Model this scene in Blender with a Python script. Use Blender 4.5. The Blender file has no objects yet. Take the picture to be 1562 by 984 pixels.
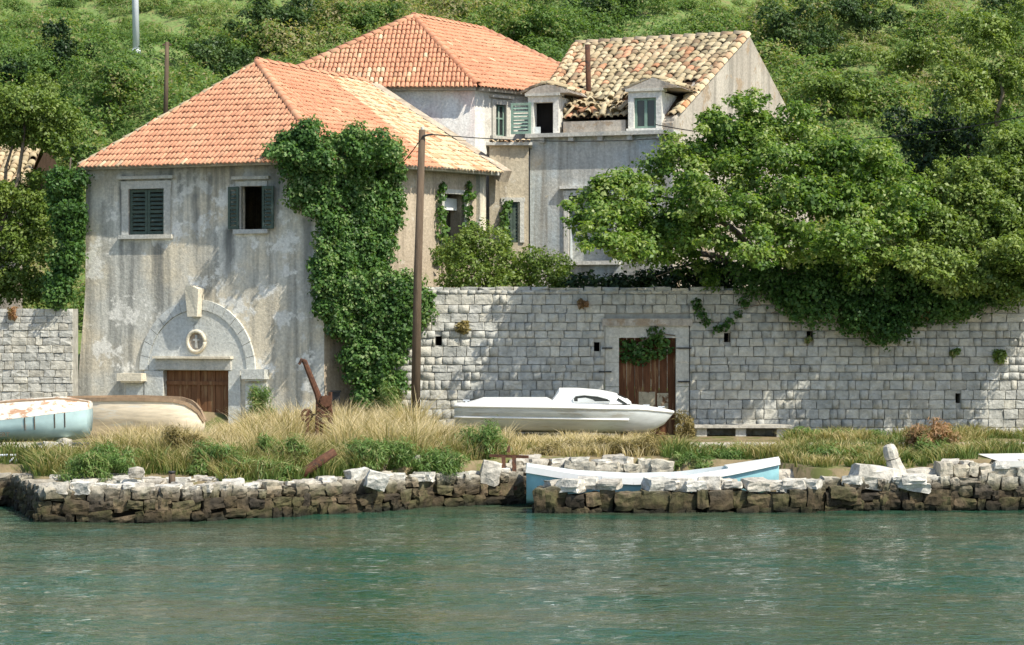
import bpy, math, random
import numpy as np
from mathutils import Vector, Matrix, Quaternion, noise as mnoise
random.seed(7)
R = random.Random(11)
U = R.uniform
C = bpy.context.scene.collection
S = bpy.context.scene
# ------------------------------------------------------------------ camera, sky, sun, exposure
FPX, CX, CY, ZC = 3600.0, 781.0, 492.0, 3.88     # focal length in photo pixels, principal point, eye height over the water
cam = bpy.data.objects.new('camera', bpy.data.cameras.new('camera'))
cam.data.sensor_width = 36.0
cam.data.lens = 36.0 * FPX / 1562.0
cam.data.clip_start, cam.data.clip_end = 0.5, 2000
cam.location = (0, 0, ZC)
cam.rotation_euler = (math.radians(90), 0, 0)
C.objects.link(cam); S.camera = cam
SUN = Vector((0.50, -0.42, 0.757)).normalized()
world = bpy.data.worlds.new('World'); S.world = world; world.use_nodes = True
wn = world.node_tree
sky = wn.nodes.new('ShaderNodeTexSky'); sky.sky_type = 'NISHITA'; sky.sun_disc = False
sky.sun_elevation = math.asin(SUN.z); sky.sun_rotation = math.atan2(SUN.x, SUN.y)
wn.links.new(sky.outputs[0], wn.nodes['Background'].inputs[0])
wn.nodes['Background'].inputs[1].default_value = 0.15
sl = bpy.data.lights.new('sun', 'SUN'); sl.energy = 4.6; sl.angle = math.radians(0.5); sl.color = (1.0, 0.94, 0.82)
so = bpy.data.objects.new('sun', sl); C.objects.link(so); so.location = (30, -10, 60)
so.rotation_euler = (-SUN).to_track_quat('-Z', 'Y').to_euler()
S.view_settings.view_transform = 'Standard'; S.view_settings.look = 'None'
S.view_settings.exposure = 0.4; S.view_settings.gamma = 1.0
S.render.engine = 'CYCLES'
S.cycles.max_bounces = 6; S.cycles.diffuse_bounces = 3; S.cycles.glossy_bounces = 3; S.cycles.transparent_max_bounces = 4
S.cycles.use_denoising = True

# ------------------------------------------------------------------ helpers
def ux(px): return (px - CX) / FPX
def PX(px, py, Y): return Vector((ux(px) * Y, Y, ZC + (CY - py) / FPX * Y))
WL = {}
def wloc(o): return WL.get(o.name, Vector((0, 0, 0))) if o else Vector((0, 0, 0))
def props(o, label=None, cat=None, group=None, kind=None):
    if label: o['label'] = label
    if cat: o['category'] = cat
    if group: o['group'] = group
    if kind: o['kind'] = kind
    return o
def thing(name, loc, label, cat, group=None):
    o = bpy.data.objects.new(name, None); C.objects.link(o); o.location = loc
    o.empty_display_size = 0.2
    WL[o.name] = Vector(loc)
    return props(o, label, cat, group)
def link(name, me, parent=None, loc=None, mtx=None):
    o = bpy.data.objects.new(name, me); C.objects.link(o)
    pl = wloc(parent)
    if parent: o.parent = parent
    if mtx is not None:
        m = mtx.copy(); m.translation = m.translation - pl
        o.matrix_basis = m
        WL[o.name] = mtx.translation.copy()
    else:
        l = Vector(loc) if loc is not None else pl
        o.location = l - pl
        WL[o.name] = l.copy()
    return o
class MB:
    def __init__(s): s.v = []; s.f = []
    def add(s, vs, fs):
        b = len(s.v); s.v += [Vector(x) for x in vs]; s.f += [tuple(i + b for i in f) for f in fs]; return s
    def box(s, c, d, rz=0.0, m=None):
        hx, hy, hz = d[0] / 2, d[1] / 2, d[2] / 2
        q = m if m is not None else Matrix.Rotation(rz, 3, 'Z')
        vs = [Vector(c) + q @ Vector((x, y, z)) for x in (-hx, hx) for y in (-hy, hy) for z in (-hz, hz)]
        return s.add(vs, [(0, 1, 3, 2), (4, 6, 7, 5), (0, 4, 5, 1), (2, 3, 7, 6), (0, 2, 6, 4), (1, 5, 7, 3)])
    def beam(s, p0, p1, w, h, up=Vector((0, 0, 1))):
        p0, p1 = Vector(p0), Vector(p1); d = (p1 - p0); L = d.length; d.normalize()
        x = d.cross(up)
        if x.length < 1e-4: x = d.cross(Vector((0, 1, 0)))
        x.normalize(); z = x.cross(d)
        return s.box((p0 + p1) / 2, (w, L, h), m=Matrix((x, d, z)).transposed())
    def tube(s, pts, rad, n=7, cap=True):
        pts = [Vector(p) for p in pts]; k = len(pts)
        rad = rad if isinstance(rad, (list, tuple)) else [rad] * k
        vs = []; ref = None
        for i in range(k):
            d = (pts[min(i + 1, k - 1)] - pts[max(i - 1, 0)]).normalized()
            if ref is None:
                ref = d.orthogonal().normalized()
            ref = (ref - d * ref.dot(d)).normalized(); b = d.cross(ref)
            for j in range(n):
                a = 2 * math.pi * j / n
                vs.append(pts[i] + (ref * math.cos(a) + b * math.sin(a)) * rad[i])
        fs = [(i * n + j, i * n + (j + 1) % n, (i + 1) * n + (j + 1) % n, (i + 1) * n + j) for i in range(k - 1) for j in range(n)]
        if cap: fs += [tuple(range(n - 1, -1, -1)), tuple((k - 1) * n + j for j in range(n))]
        return s.add(vs, fs)
    def prism(s, poly, off):
        n = len(poly); off = Vector(off)
        vs = [Vector(p) for p in poly] + [Vector(p) + off for p in poly]
        return s.add(vs, [tuple(range(n)), tuple(range(2 * n - 1, n - 1, -1))] + [(i, i + n, (i + 1) % n + n, (i + 1) % n) for i in range(n)])
    def mesh(s, name, mat, origin=Vector((0, 0, 0)), smooth=False, fix=True):
        me = bpy.data.meshes.new(name)
        me.from_pydata([v - origin for v in s.v], [], s.f)
        if fix:
            import bmesh
            b = bmesh.new(); b.from_mesh(me); bmesh.ops.recalc_face_normals(b, faces=b.faces); b.to_mesh(me); b.free()
        if mat: me.materials.append(mat)
        if smooth: me.polygons.foreach_set('use_smooth', [True] * len(me.polygons))
        return me
    def build(s, name, mat, parent=None, smooth=False, loc=None, kind=None, label=None):
        if loc is None: loc = wloc(parent)
        loc = Vector(loc)
        o = link(name, s.mesh(name, mat, loc, smooth), parent, loc)
        if kind: o['kind'] = kind
        if label: o['label'] = label
        return o
def np_mesh(name, V, loops, nper, mat, attr=None):
    """V (n,3) float, loops flat int array, nper verts per face (int or array)"""
    me = bpy.data.meshes.new(name)
    nl = len(loops)
    nper = np.full(nl // nper, nper, dtype=np.int32) if np.isscalar(nper) else np.asarray(nper, dtype=np.int32)
    me.vertices.add(len(V)); me.loops.add(nl); me.polygons.add(len(nper))
    me.vertices.foreach_set('co', np.ascontiguousarray(V, dtype=np.float32).ravel())
    me.loops.foreach_set('vertex_index', np.asarray(loops, dtype=np.int32))
    st = np.zeros(len(nper), dtype=np.int32); st[1:] = np.cumsum(nper)[:-1]
    me.polygons.foreach_set('loop_start', st); me.polygons.foreach_set('loop_total', nper)
    me.update(calc_edges=True)
    if attr is not None:
        a = me.attributes.new('v', 'FLOAT', 'POINT'); a.data.foreach_set('value', np.asarray(attr, dtype=np.float32))
    if mat: me.materials.append(mat)
    return me

# ------------------------------------------------------------------ materials
class NT:
    def __init__(s, name):
        s.m = bpy.data.materials.new(name); s.m.use_nodes = True
        s.t = s.m.node_tree; s.b = s.t.nodes['Principled BSDF']; s.out = s.t.nodes['Material Output']
    def n(s, ty, **kw):
        x = s.t.nodes.new(ty)
        for k, v in kw.items(): setattr(x, k, v)
        return x
    def l(s, a, b): s.t.links.new(a, b)
    def put(s, inp, val):
        if hasattr(val, 'is_linked') or isinstance(val, bpy.types.NodeSocket): s.l(val, inp)
        else: inp.default_value = (*val, 1) if isinstance(val, tuple) and len(val) == 3 and inp.type == 'RGBA' else val
    def pos(s, sc=(1, 1, 1), src='Position'):
        if src == 'Position': o = s.n('ShaderNodeNewGeometry').outputs['Position']
        else: o = s.n('ShaderNodeTexCoord').outputs[src]
        mp = s.n('ShaderNodeMapping'); mp.inputs['Scale'].default_value = sc; s.l(o, mp.inputs[0]); return mp.outputs[0]
    def noise(s, vec, scale=1.0, det=4.0, rough=0.55):
        x = s.n('ShaderNodeTexNoise'); x.inputs['Scale'].default_value = scale; x.inputs['Detail'].default_value = det
        x.inputs['Roughness'].default_value = rough; s.l(vec, x.inputs['Vector']); return x.outputs[0]
    def ramp(s, fac, stops):
        x = s.n('ShaderNodeValToRGB'); e = x.color_ramp.elements
        while len(e) < len(stops): e.new(0.5)
        for k, (p, c) in enumerate(stops):
            e[k].position = p; e[k].color = (*c, 1) if isinstance(c, tuple) else (c, c, c, 1)
        s.l(fac, x.inputs[0]); return x.outputs[0]
    def mix(s, fac, a, b, blend='MIX'):
        x = s.n('ShaderNodeMix', data_type='RGBA', blend_type=blend)
        s.put(x.inputs[0], fac); s.put(x.inputs[6], a); s.put(x.inputs[7], b); return x.outputs[2]
    def math(s, op, a, b=0.0):
        x = s.n('ShaderNodeMath', operation=op); s.put(x.inputs[0], a); s.put(x.inputs[1], b); return x.outputs[0]
    def rnd(s):
        oi = s.n('ShaderNodeObjectInfo').outputs['Random']
        at = s.n('ShaderNodeAttribute', attribute_name='v').outputs['Fac']
        return s.math('FRACT', s.math('ADD', oi, at))
    def v(s): return s.n('ShaderNodeAttribute', attribute_name='v').outputs['Fac']
    def bump(s, h, strength=0.3, dist=0.02):
        x = s.n('ShaderNodeBump'); x.inputs['Strength'].default_value = strength; x.inputs['Distance'].default_value = dist
        s.l(h, x.inputs['Height']); s.l(x.outputs[0], s.b.inputs['Normal'])
    def col(s, c, rough=0.8, spec=0.3):
        s.put(s.b.inputs['Base Color'], c); s.put(s.b.inputs['Roughness'], rough); s.b.inputs['Specular IOR Level'].default_value = spec
        return s.m
def plaster(name, c1, c2, stain, peel, streak=0.6, peel_at=0.62, zstain=None, runs=()):
    k = NT(name); p = k.pos()
    a = k.noise(p, 0.55, 5); base = k.mix(k.ramp(a, [(0.42, 0.0), (0.58, 1.0)]), c1, c2)
    st = k.noise(k.pos((2.9, 2.9, 0.15)), 1.0, 7, 0.62)
    base = k.mix(k.math('MULTIPLY', k.ramp(st, [(0.47, 0.0), (0.63, 1.0)]), streak), base, stain)
    st2 = k.noise(k.pos((6, 6, 0.9)), 1.0, 6, 0.7)
    base = k.mix(k.math('MULTIPLY', k.ramp(st2, [(0.5, 0.0), (0.7, 1.0)]), streak * 0.45), base, stain)
    pl = k.noise(p, 1.3, 9, 0.68)
    base = k.mix(k.ramp(pl, [(peel_at, 0.0), (peel_at + 0.05, 1.0)]), base, peel)
    fine = k.noise(p, 14, 5, 0.7)
    base = k.mix(0.55, base, k.ramp(fine, [(0.3, 0.55), (0.7, 1.35)]), 'MULTIPLY')
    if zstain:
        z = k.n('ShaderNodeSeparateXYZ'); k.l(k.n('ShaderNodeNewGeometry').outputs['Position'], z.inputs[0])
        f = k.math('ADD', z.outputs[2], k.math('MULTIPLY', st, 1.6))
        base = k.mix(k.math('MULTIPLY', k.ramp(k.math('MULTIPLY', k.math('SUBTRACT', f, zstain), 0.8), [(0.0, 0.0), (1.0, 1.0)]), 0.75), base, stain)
    if runs:
        sx = k.n('ShaderNodeSeparateXYZ'); k.l(k.n('ShaderNodeNewGeometry').outputs['Position'], sx.inputs[0])
        wx = k.math('ADD', sx.outputs[0], k.math('MULTIPLY', k.math('SUBTRACT', k.noise(p, 1.1, 4), 0.5), 0.35))
        ed = k.ramp(st2, [(0.25, 0.6), (0.6, 1.0)])
        for (xc, w_, zt, zb, a_) in runs:
            fx = k.ramp(k.math('DIVIDE', k.math('ABSOLUTE', k.math('SUBTRACT', wx, xc)), w_), [(0.3, 1.0), (1.0, 0.0)])
            fz = k.ramp(k.math('DIVIDE', k.math('SUBTRACT', zt, sx.outputs[2]), zt - zb), [(0.0, 0.0), (0.06, 1.0), (0.5, 0.75), (1.0, 0.0)])
            base = k.mix(k.math('MULTIPLY', k.math('MULTIPLY', fx, fz), k.math('MULTIPLY', ed, a_)), base, stain)
    k.bump(k.math('ADD', fine, k.math('MULTIPLY', pl, 1.5)), 0.5, 0.03)
    return k.col(base, 0.92, 0.15)
def stone_mat(name, cols, mottled=0.6, tide=False, dark=(0.028, 0.022, 0.015)):
    k = NT(name); r = k.rnd()
    c = k.ramp(r, [(i / max(1, len(cols) - 1), q) for i, q in enumerate(cols)])
    p = k.pos(); nz = k.noise(p, 6, 6, 0.7)
    c = k.mix(mottled, c, k.ramp(nz, [(0.3, 0.45), (0.65, 1.25)]), 'MULTIPLY')
    n2 = k.noise(p, 1.7, 5, 0.6)
    c = k.mix(k.math('MULTIPLY', k.ramp(n2, [(0.5, 0.0), (0.7, 1.0)]), 0.35), c, (0.2, 0.2, 0.17))
    if tide:
        z = k.n('ShaderNodeSeparateXYZ'); k.l(k.n('ShaderNodeNewGeometry').outputs['Position'], z.inputs[0])
        h = k.math('ADD', z.outputs[2], k.math('MULTIPLY', k.math('SUBTRACT', n2, 0.5), 0.5))
        f = k.ramp(h, [(0.10, 1.0), (0.40, 0.96), (0.54, 0.8), (0.66, 0.25), (0.76, 0.0)])
        brown = k.ramp(k.math('ADD', k.math('MULTIPLY', k.noise(p, 2.3, 4), .6), k.math('MULTIPLY', r, .4)), [(0.3, dark), (0.5, (0.075, 0.055, 0.03)), (0.62, (0.06, 0.056, 0.022)), (0.74, (0.14, 0.1, 0.06)), (0.85, (0.2, 0.16, 0.1))])
        wet = k.mix(k.ramp(h, [(0.0, 0.0), (0.2, 1.0)]), (0.018, 0.018, 0.012), brown)
        wet = k.mix(0.85, wet, k.ramp(nz, [(0.3, 0.4), (0.65, 1.5)]), 'MULTIPLY')
        c = k.mix(f, c, wet)
    k.bump(k.math('ADD', nz, k.math('MULTIPLY', k.noise(p, 2.5, 3), 1.5)), 0.8, 0.05)
    return k.col(c, 0.88, 0.2)
def leaf_mat(name, stops, trans=0.3, spec=0.35):
    k = NT(name); c = k.ramp(k.v(), stops)
    k.col(c, 0.5, spec)
    tr = k.n('ShaderNodeBsdfTranslucent'); k.l(k.mix(1.0, c, (1.25, 1.3, 0.5), 'MULTIPLY'), tr.inputs[0])
    mx = k.n('ShaderNodeMixShader'); mx.inputs[0].default_value = trans
    k.l(k.b.outputs[0], mx.inputs[1]); k.l(tr.outputs[0], mx.inputs[2]); k.l(mx.outputs[0], k.out.inputs[0])
    return k.m
def plain(name, c, rough=0.7, spec=0.3, var=0.35, scale=5, bump=0.2, alt=None, alt_at=0.55, stretch=(1, 1, 1)):
    k = NT(name); p = k.pos(stretch); nz = k.noise(p, scale, 6, 0.65)
    q = k.mix(var, c, k.ramp(nz, [(0.3, 0.45), (0.7, 1.4)]), 'MULTIPLY')
    if alt: q = k.mix(k.ramp(k.noise(p, scale * 0.45, 7, 0.68), [(alt_at, 0.0), (alt_at + 0.06, 1.0)]), q, alt)
    k.bump(nz, bump, 0.02); return k.col(q, rough, spec)

M = {}
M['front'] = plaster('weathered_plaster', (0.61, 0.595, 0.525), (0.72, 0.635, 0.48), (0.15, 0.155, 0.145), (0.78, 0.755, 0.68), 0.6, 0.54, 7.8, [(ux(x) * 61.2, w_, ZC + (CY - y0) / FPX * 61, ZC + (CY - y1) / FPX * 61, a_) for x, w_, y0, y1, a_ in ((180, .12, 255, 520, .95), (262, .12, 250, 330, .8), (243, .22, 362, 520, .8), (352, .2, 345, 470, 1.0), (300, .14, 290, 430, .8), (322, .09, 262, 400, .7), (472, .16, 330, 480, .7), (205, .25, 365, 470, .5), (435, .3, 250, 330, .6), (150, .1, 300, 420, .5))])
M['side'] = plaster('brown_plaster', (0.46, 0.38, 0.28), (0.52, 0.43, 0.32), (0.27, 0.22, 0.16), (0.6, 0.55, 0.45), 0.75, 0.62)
M['pink'] = plaster('pink_white_plaster', (0.80, 0.66, 0.61), (0.84, 0.81, 0.75), (0.5, 0.45, 0.39), (0.84, 0.82, 0.77), 0.3, 0.56)
M['beige'] = plaster('beige_plaster', (0.44, 0.37, 0.26), (0.52, 0.45, 0.33), (0.24, 0.2, 0.15), (0.62, 0.57, 0.47), 0.6, 0.62)
M['blue'] = plaster('blue_grey_plaster', (0.50, 0.56, 0.58), (0.58, 0.57, 0.52), (0.27, 0.25, 0.21), (0.55, 0.5, 0.4), 0.7, 0.63)
M['gable'] = plaster('gable_plaster', (0.42, 0.37, 0.31), (0.5, 0.45, 0.38), (0.22, 0.2, 0.17), (0.36, 0.28, 0.2), 0.6, 0.55)
M['dormer'] = plaster('dormer_plaster', (0.74, 0.72, 0.65), (0.8, 0.77, 0.69), (0.38, 0.36, 0.31), (0.5, 0.46, 0.38), 0.4, 0.62)
M['trim'] = plaster('stone_trim', (0.5, 0.5, 0.46), (0.58, 0.55, 0.47), (0.26, 0.26, 0.23), (0.4, 0.4, 0.37), 0.35, 0.62)
M['arch'] = plaster('arch_stone', (0.56, 0.58, 0.56), (0.62, 0.62, 0.56), (0.3, 0.31, 0.3), (0.3, 0.32, 0.32), 0.2, 0.63)
M['keystone'] = plaster('pale_keystone', (0.74, 0.68, 0.54), (0.7, 0.62, 0.47), (0.45, 0.4, 0.3), (0.6, 0.5, 0.35), 0.2, 0.66)
M['dark'] = plain('painted_interior_dark', (0.012, 0.011, 0.01), 0.9, 0.1)  # near-black colour standing in for the shade of rooms and holes
M['wall_stone'] = stone_mat('limestone_block', [(0.38, 0.38, 0.345), (0.52, 0.51, 0.455), (0.45, 0.445, 0.405), (0.57, 0.545, 0.465), (0.42, 0.40, 0.34)])
M['mortar'] = plain('mortar', (0.38, 0.37, 0.33), 0.95, 0.1, 0.6, 5)
M['quay'] = stone_mat('quay_stone', [(0.52, 0.47, 0.38), (0.42, 0.38, 0.30), (0.58, 0.54, 0.45), (0.47, 0.42, 0.32)], 0.75, True)
M['quay_fill'] = plain('quay_fill', (0.045, 0.038, 0.028), 0.95, 0.1, 0.7, 5)
M['white_rock'] = stone_mat('white_rock', [(0.54, 0.52, 0.46), (0.64, 0.61, 0.54), (0.46, 0.42, 0.35), (0.6, 0.56, 0.48)], 0.85)
def tile_mat(name, cols):
    k = NT(name); c = k.ramp(k.rnd(), cols); p = k.pos()
    c = k.mix(0.45, c, k.ramp(k.noise(p, 9, 5, 0.7), [(0.3, 0.6), (0.7, 1.25)]), 'MULTIPLY')
    c = k.mix(k.math('MULTIPLY', k.ramp(k.noise(p, 0.7, 5, 0.6), [(0.5, 0.0), (0.68, 1.0)]), 0.5), c, (0.62, 0.42, 0.26))
    return k.col(c, 0.85, 0.2)
M['tile'] = tile_mat('orange_clay_tile', [(0.0, (0.54, 0.255, 0.15)), (0.35, (0.60, 0.30, 0.178)), (0.7, (0.575, 0.275, 0.163)), (0.96, (0.63, 0.34, 0.20)), (1.0, (0.40, 0.2, 0.12))])
M['cream_tile'] = tile_mat('old_cream_tile', [(0.0, (0.62, 0.5, 0.31)), (0.4, (0.70, 0.57, 0.37)), (0.72, (0.56, 0.43, 0.26)), (0.86, (0.64, 0.3, 0.15)), (1.0, (0.4, 0.33, 0.22))])
M['old_tile'] = tile_mat('mottled_old_tile', [(0.0, (0.42, 0.34, 0.20)), (0.25, (0.58, 0.49, 0.32)), (0.5, (0.34, 0.27, 0.16)), (0.7, (0.52, 0.42, 0.26)), (0.88, (0.2, 0.17, 0.11)), (1.0, (0.48, 0.24, 0.13))])
M['deck'] = plain('roof_underlay', (0.075, 0.048, 0.03), 0.95, 0.1, 0.6, 6)
M['shutter'] = plain('green_shutter_paint', (0.07, 0.10, 0.078), 0.7, 0.3, 0.5, 8, 0.2, (0.17, 0.2, 0.16), 0.58)
M['pale_shutter'] = plain('pale_green_shutter_paint', (0.2, 0.3, 0.24), 0.7, 0.3, 0.5, 8, 0.2, (0.36, 0.42, 0.35), 0.58)
M['door'] = plain('weathered_brown_wood', (0.19, 0.09, 0.042), 0.8, 0.25, 0.6, 3, 0.3, (0.25, 0.15, 0.075), 0.56, (6, 6, 0.6))
M['gate'] = plain('rusty_brown_boards', (0.13, 0.055, 0.026), 0.85, 0.2, 0.7, 3, 0.3, (0.24, 0.14, 0.07), 0.55, (6, 6, 0.6))
M['pale_board'] = plain('pale_patch_board', (0.42, 0.36, 0.25), 0.85, 0.2, 0.6, 6, 0.3, (0.14, 0.07, 0.035), 0.56)
M['grey_wood'] = plain('grey_pole_wood', (0.13, 0.095, 0.065), 0.9, 0.15, 0.6, 4, 0.4, (0.1, 0.07, 0.045), 0.58, (5, 5, 0.5))
M['rust'] = plain('rusty_iron', (0.11, 0.05, 0.028), 0.85, 0.3, 0.7, 12, 0.4, (0.05, 0.03, 0.022), 0.55)
M['iron'] = plain('dark_iron', (0.03, 0.03, 0.03), 0.6, 0.4)
M['white_paint'] = plain('white_boat_paint', (0.8, 0.8, 0.77), 0.4, 0.5, 0.12, 4, 0.05, (0.7, 0.69, 0.64), 0.62)
M['grey_hull'] = plain('grey_white_hull_paint', (0.58, 0.61, 0.60), 0.5, 0.4, 0.35, 3, 0.05, (0.46, 0.45, 0.40), 0.55, (.5, 1, 3))
M['blue_paint'] = plain('light_blue_paint', (0.30, 0.56, 0.60), 0.55, 0.4, 0.2, 5, 0.08, (0.42, 0.62, 0.64), 0.6)
M['pale_blue'] = plain('faded_blue_paint', (0.46, 0.62, 0.62), 0.65, 0.3, 0.25, 3, 0.1, (0.56, 0.62, 0.6), 0.6)
M['peel_paint'] = plain('peeling_white_paint', (0.72, 0.68, 0.58), 0.75, 0.3, 0.5, 7, 0.4, (0.44, 0.26, 0.16), 0.5, (1, 1, 2))
M['tan_hull'] = plain('bare_tan_hull', (0.80, 0.69, 0.52), 0.8, 0.25, 0.5, 3, 0.3, (0.74, 0.7, 0.6), 0.54, (0.6, 1, 4))
M['brown_trim'] = plain('brown_gunwale', (0.27, 0.19, 0.12), 0.8, 0.25, 0.5, 5)
M['glass'] = plain('dark_glass', (0.03, 0.035, 0.035), 0.08, 0.6, 0.1)
M['path'] = plain('pale_concrete', (0.52, 0.48, 0.40), 0.9, 0.2, 0.35, 3, 0.2, (0.44, 0.4, 0.33), 0.6)
M['slab'] = plain('white_concrete', (0.66, 0.64, 0.58), 0.9, 0.2, 0.3, 3)
M['ground'] = plain('dry_earth', (0.24, 0.19, 0.11), 0.95, 0.1, 0.6, 4, 0.5, (0.13, 0.14, 0.05), 0.5)
M['hill'] = plain('hill_grass', (0.16, 0.23, 0.075), 0.95, 0.1, 0.85, 7.0, 0.9, (0.20, 0.20, 0.085), 0.52)
M['bark'] = plain('grey_bark', (0.2, 0.16, 0.12), 0.9, 0.15, 0.6, 8, 0.4)
M['cable'] = plain('black_cable', (0.015, 0.015, 0.015), 0.6, 0.3)
M['galv'] = plain('galvanised_steel', (0.62, 0.66, 0.70), 0.45, 0.5, 0.1)
M['leaf_fig'] = leaf_mat('fig_leaf', [(0.0, (0.045, 0.095, 0.018)), (0.4, (0.115, 0.215, 0.036)), (0.78, (0.215, 0.315, 0.062)), (1.0, (0.38, 0.44, 0.17))], 0.42, 0.45)
M['leaf_ivy'] = leaf_mat('ivy_leaf', [(0.0, (0.035, 0.085, 0.02)), (0.45, (0.08, 0.175, 0.04)), (0.82, (0.165, 0.28, 0.075)), (1.0, (0.30, 0.37, 0.16))], 0.36)
M['leaf_dark'] = leaf_mat('evergreen_and_shade_leaf', [(0.0, (0.014, 0.034, 0.011)), (0.6, (0.03, 0.065, 0.02)), (1.0, (0.06, 0.105, 0.032))], 0.2)  # evergreen green; on the hollow thickets its near-black stands in for shade
M['leaf_mid'] = leaf_mat('shrub_leaf', [(0.0, (0.03, 0.06, 0.02)), (0.5, (0.065, 0.12, 0.035)), (1.0, (0.12, 0.18, 0.055))], 0.3)
M['leaf_scrub'] = leaf_mat('scrub_leaf', [(0.0, (0.075, 0.13, 0.04)), (0.3, (0.125, 0.21, 0.06)), (0.55, (0.165, 0.275, 0.08)), (0.78, (0.25, 0.315, 0.10)), (0.92, (0.34, 0.33, 0.15)), (1.0, (0.38, 0.33, 0.19))], 0.45, 0.2)
M['leaf_lime'] = leaf_mat('yellow_green_leaf', [(0.0, (0.06, 0.11, 0.018)), (0.5, (0.145, 0.22, 0.036)), (1.0, (0.29, 0.36, 0.10))], 0.35, 0.45)
M['leaf_weed'] = leaf_mat('weed_leaf', [(0.0, (0.08, 0.15, 0.035)), (0.5, (0.14, 0.24, 0.06)), (0.85, (0.24, 0.31, 0.10)), (1.0, (0.38, 0.34, 0.16))], 0.3)
M['leaf_red'] = leaf_mat('reddish_seed_head', [(0.0, (0.12, 0.15, 0.05)), (0.4, (0.32, 0.2, 0.1)), (1.0, (0.48, 0.27, 0.15))], 0.3)
M['leaf_olive'] = leaf_mat('olive_brown_weed', [(0.0, (0.10, 0.085, 0.035)), (0.5, (0.22, 0.18, 0.07)), (1.0, (0.36, 0.28, 0.11))], 0.3)
M['grass'] = leaf_mat('grass_blade', [(0.0, (0.07, 0.13, 0.03)), (0.3, (0.15, 0.2, 0.055)), (0.5, (0.30, 0.27, 0.10)), (0.75, (0.5, 0.40, 0.20)), (1.0, (0.70, 0.59, 0.39))], 0.3, 0.2)

# ------------------------------------------------------------------ shared pieces
def block_mesh(name, mat, seed):
    r = random.Random(seed); m = MB()
    # unit block: x,z in [-.5,.5], face toward -y at about y=-.5, tail at +.5
    ring = [(-.5, -.5), (0, -.5), (.5, -.5), (.5, 0), (.5, .5), (0, .5), (-.5, .5), (-.5, 0)]
    j = lambda a: r.uniform(-a, a)
    back = [(x, .5, z) for x, z in ring]
    edge = [(x * (1 + j(.07)) * .985, -.36 + j(.06), z * (1 + j(.07)) * .98) for x, z in ring]
    front = [(x * .93 + j(.035), -.5 + j(.07), z * .90 + j(.05)) for x, z in ring]
    vs = back + edge + front + [(j(.1), -.51 + j(.06), j(.1))]
    fs = []
    for i in range(8):
        k = (i + 1) % 8
        fs += [(i, k, 8 + k, 8 + i), (8 + i, 8 + k, 16 + k, 16 + i), (16 + i, 16 + k, 24)]
    m.add(vs, fs); return m.mesh(name, mat)
def rock_mesh(name, mat, seed, sq=0.55, jit=0.09):
    r = random.Random(seed); idx = {}; vs = []; fs = []; q = 4
    off = Vector((r.uniform(0, 50), r.uniform(0, 50), r.uniform(0, 50)))
    def vid(*t):
        if t not in idx:
            p = Vector([c * 2 / q - 1 for c in t]); s_ = p.normalized() * 1.12; g = p * sq + s_ * (1 - sq)
            n_ = mnoise.noise_vector(p * 1.1 + off); n2_ = mnoise.noise_vector(p * 2.6 + off)
            g += Vector([abs(c) ** .7 * (1 if c > 0 else -1) for c in n_]) * jit * 1.9 + n2_ * jit * .9 + Vector((r.uniform(-jit, jit), r.uniform(-jit, jit), r.uniform(-jit, jit))) * .35
            idx[t] = len(vs); vs.append(g * .5)
        return idx[t]
    for a in range(q):
        for b in range(q):
            for e in (0, q):
                for f in ([(e, a, b), (e, a + 1, b), (e, a + 1, b + 1), (e, a, b + 1)], [(a, e, b), (a + 1, e, b), (a + 1, e, b + 1), (a, e, b + 1)], [(a, b, e), (a + 1, b, e), (a + 1, b + 1, e), (a, b + 1, e)]):
                    fs.append(tuple(vid(*t) for t in f))
    return MB().add(vs, fs).mesh(name, mat)
BLOCKS = [block_mesh('stone', M['wall_stone'], 100 + i) for i in range(8)]
QROCK = [rock_mesh('stone', M['quay'], 200 + i, 0.84, 0.095) for i in range(10)]
CROCK = [rock_mesh('capstone', M['white_rock'], 350 + i, 0.84, 0.085) for i in range(8)]
WROCK = [rock_mesh('boulder', M['white_rock'], 300 + i, 0.70, 0.095) for i in range(6)]
def tile_mesh(name, mat, w, length, seed):
    r = random.Random(seed); vs = []; n = 6
    for (y, rr) in ((-length / 2, .5), (length / 2, .42)):
        for i in range(n):
            a = math.pi * i / (n - 1)
            vs.append((math.cos(a) * rr * w, y, math.sin(a) * rr * w * .85 + (0.03 if y < 0 else 0.0)))
    for i in range(n):
        a = math.pi * i / (n - 1)
        vs.append((math.cos(a) * .36 * w, -length / 2 + .004, math.sin(a) * .36 * w * .8 + .02))
    fs = [(i, i + 1, n + i + 1, n + i) for i in range(n - 1)] + [(i + 1, i, 2 * n + i, 2 * n + i + 1) for i in range(n - 1)]
    vs = [Vector(v) + Vector((r.uniform(-.006, .006), r.uniform(-.01, .01), r.uniform(-.006, .006))) for v in vs]
    me = MB().add(vs, fs).mesh(name, mat, fix=False, smooth=True)
    return me
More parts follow.
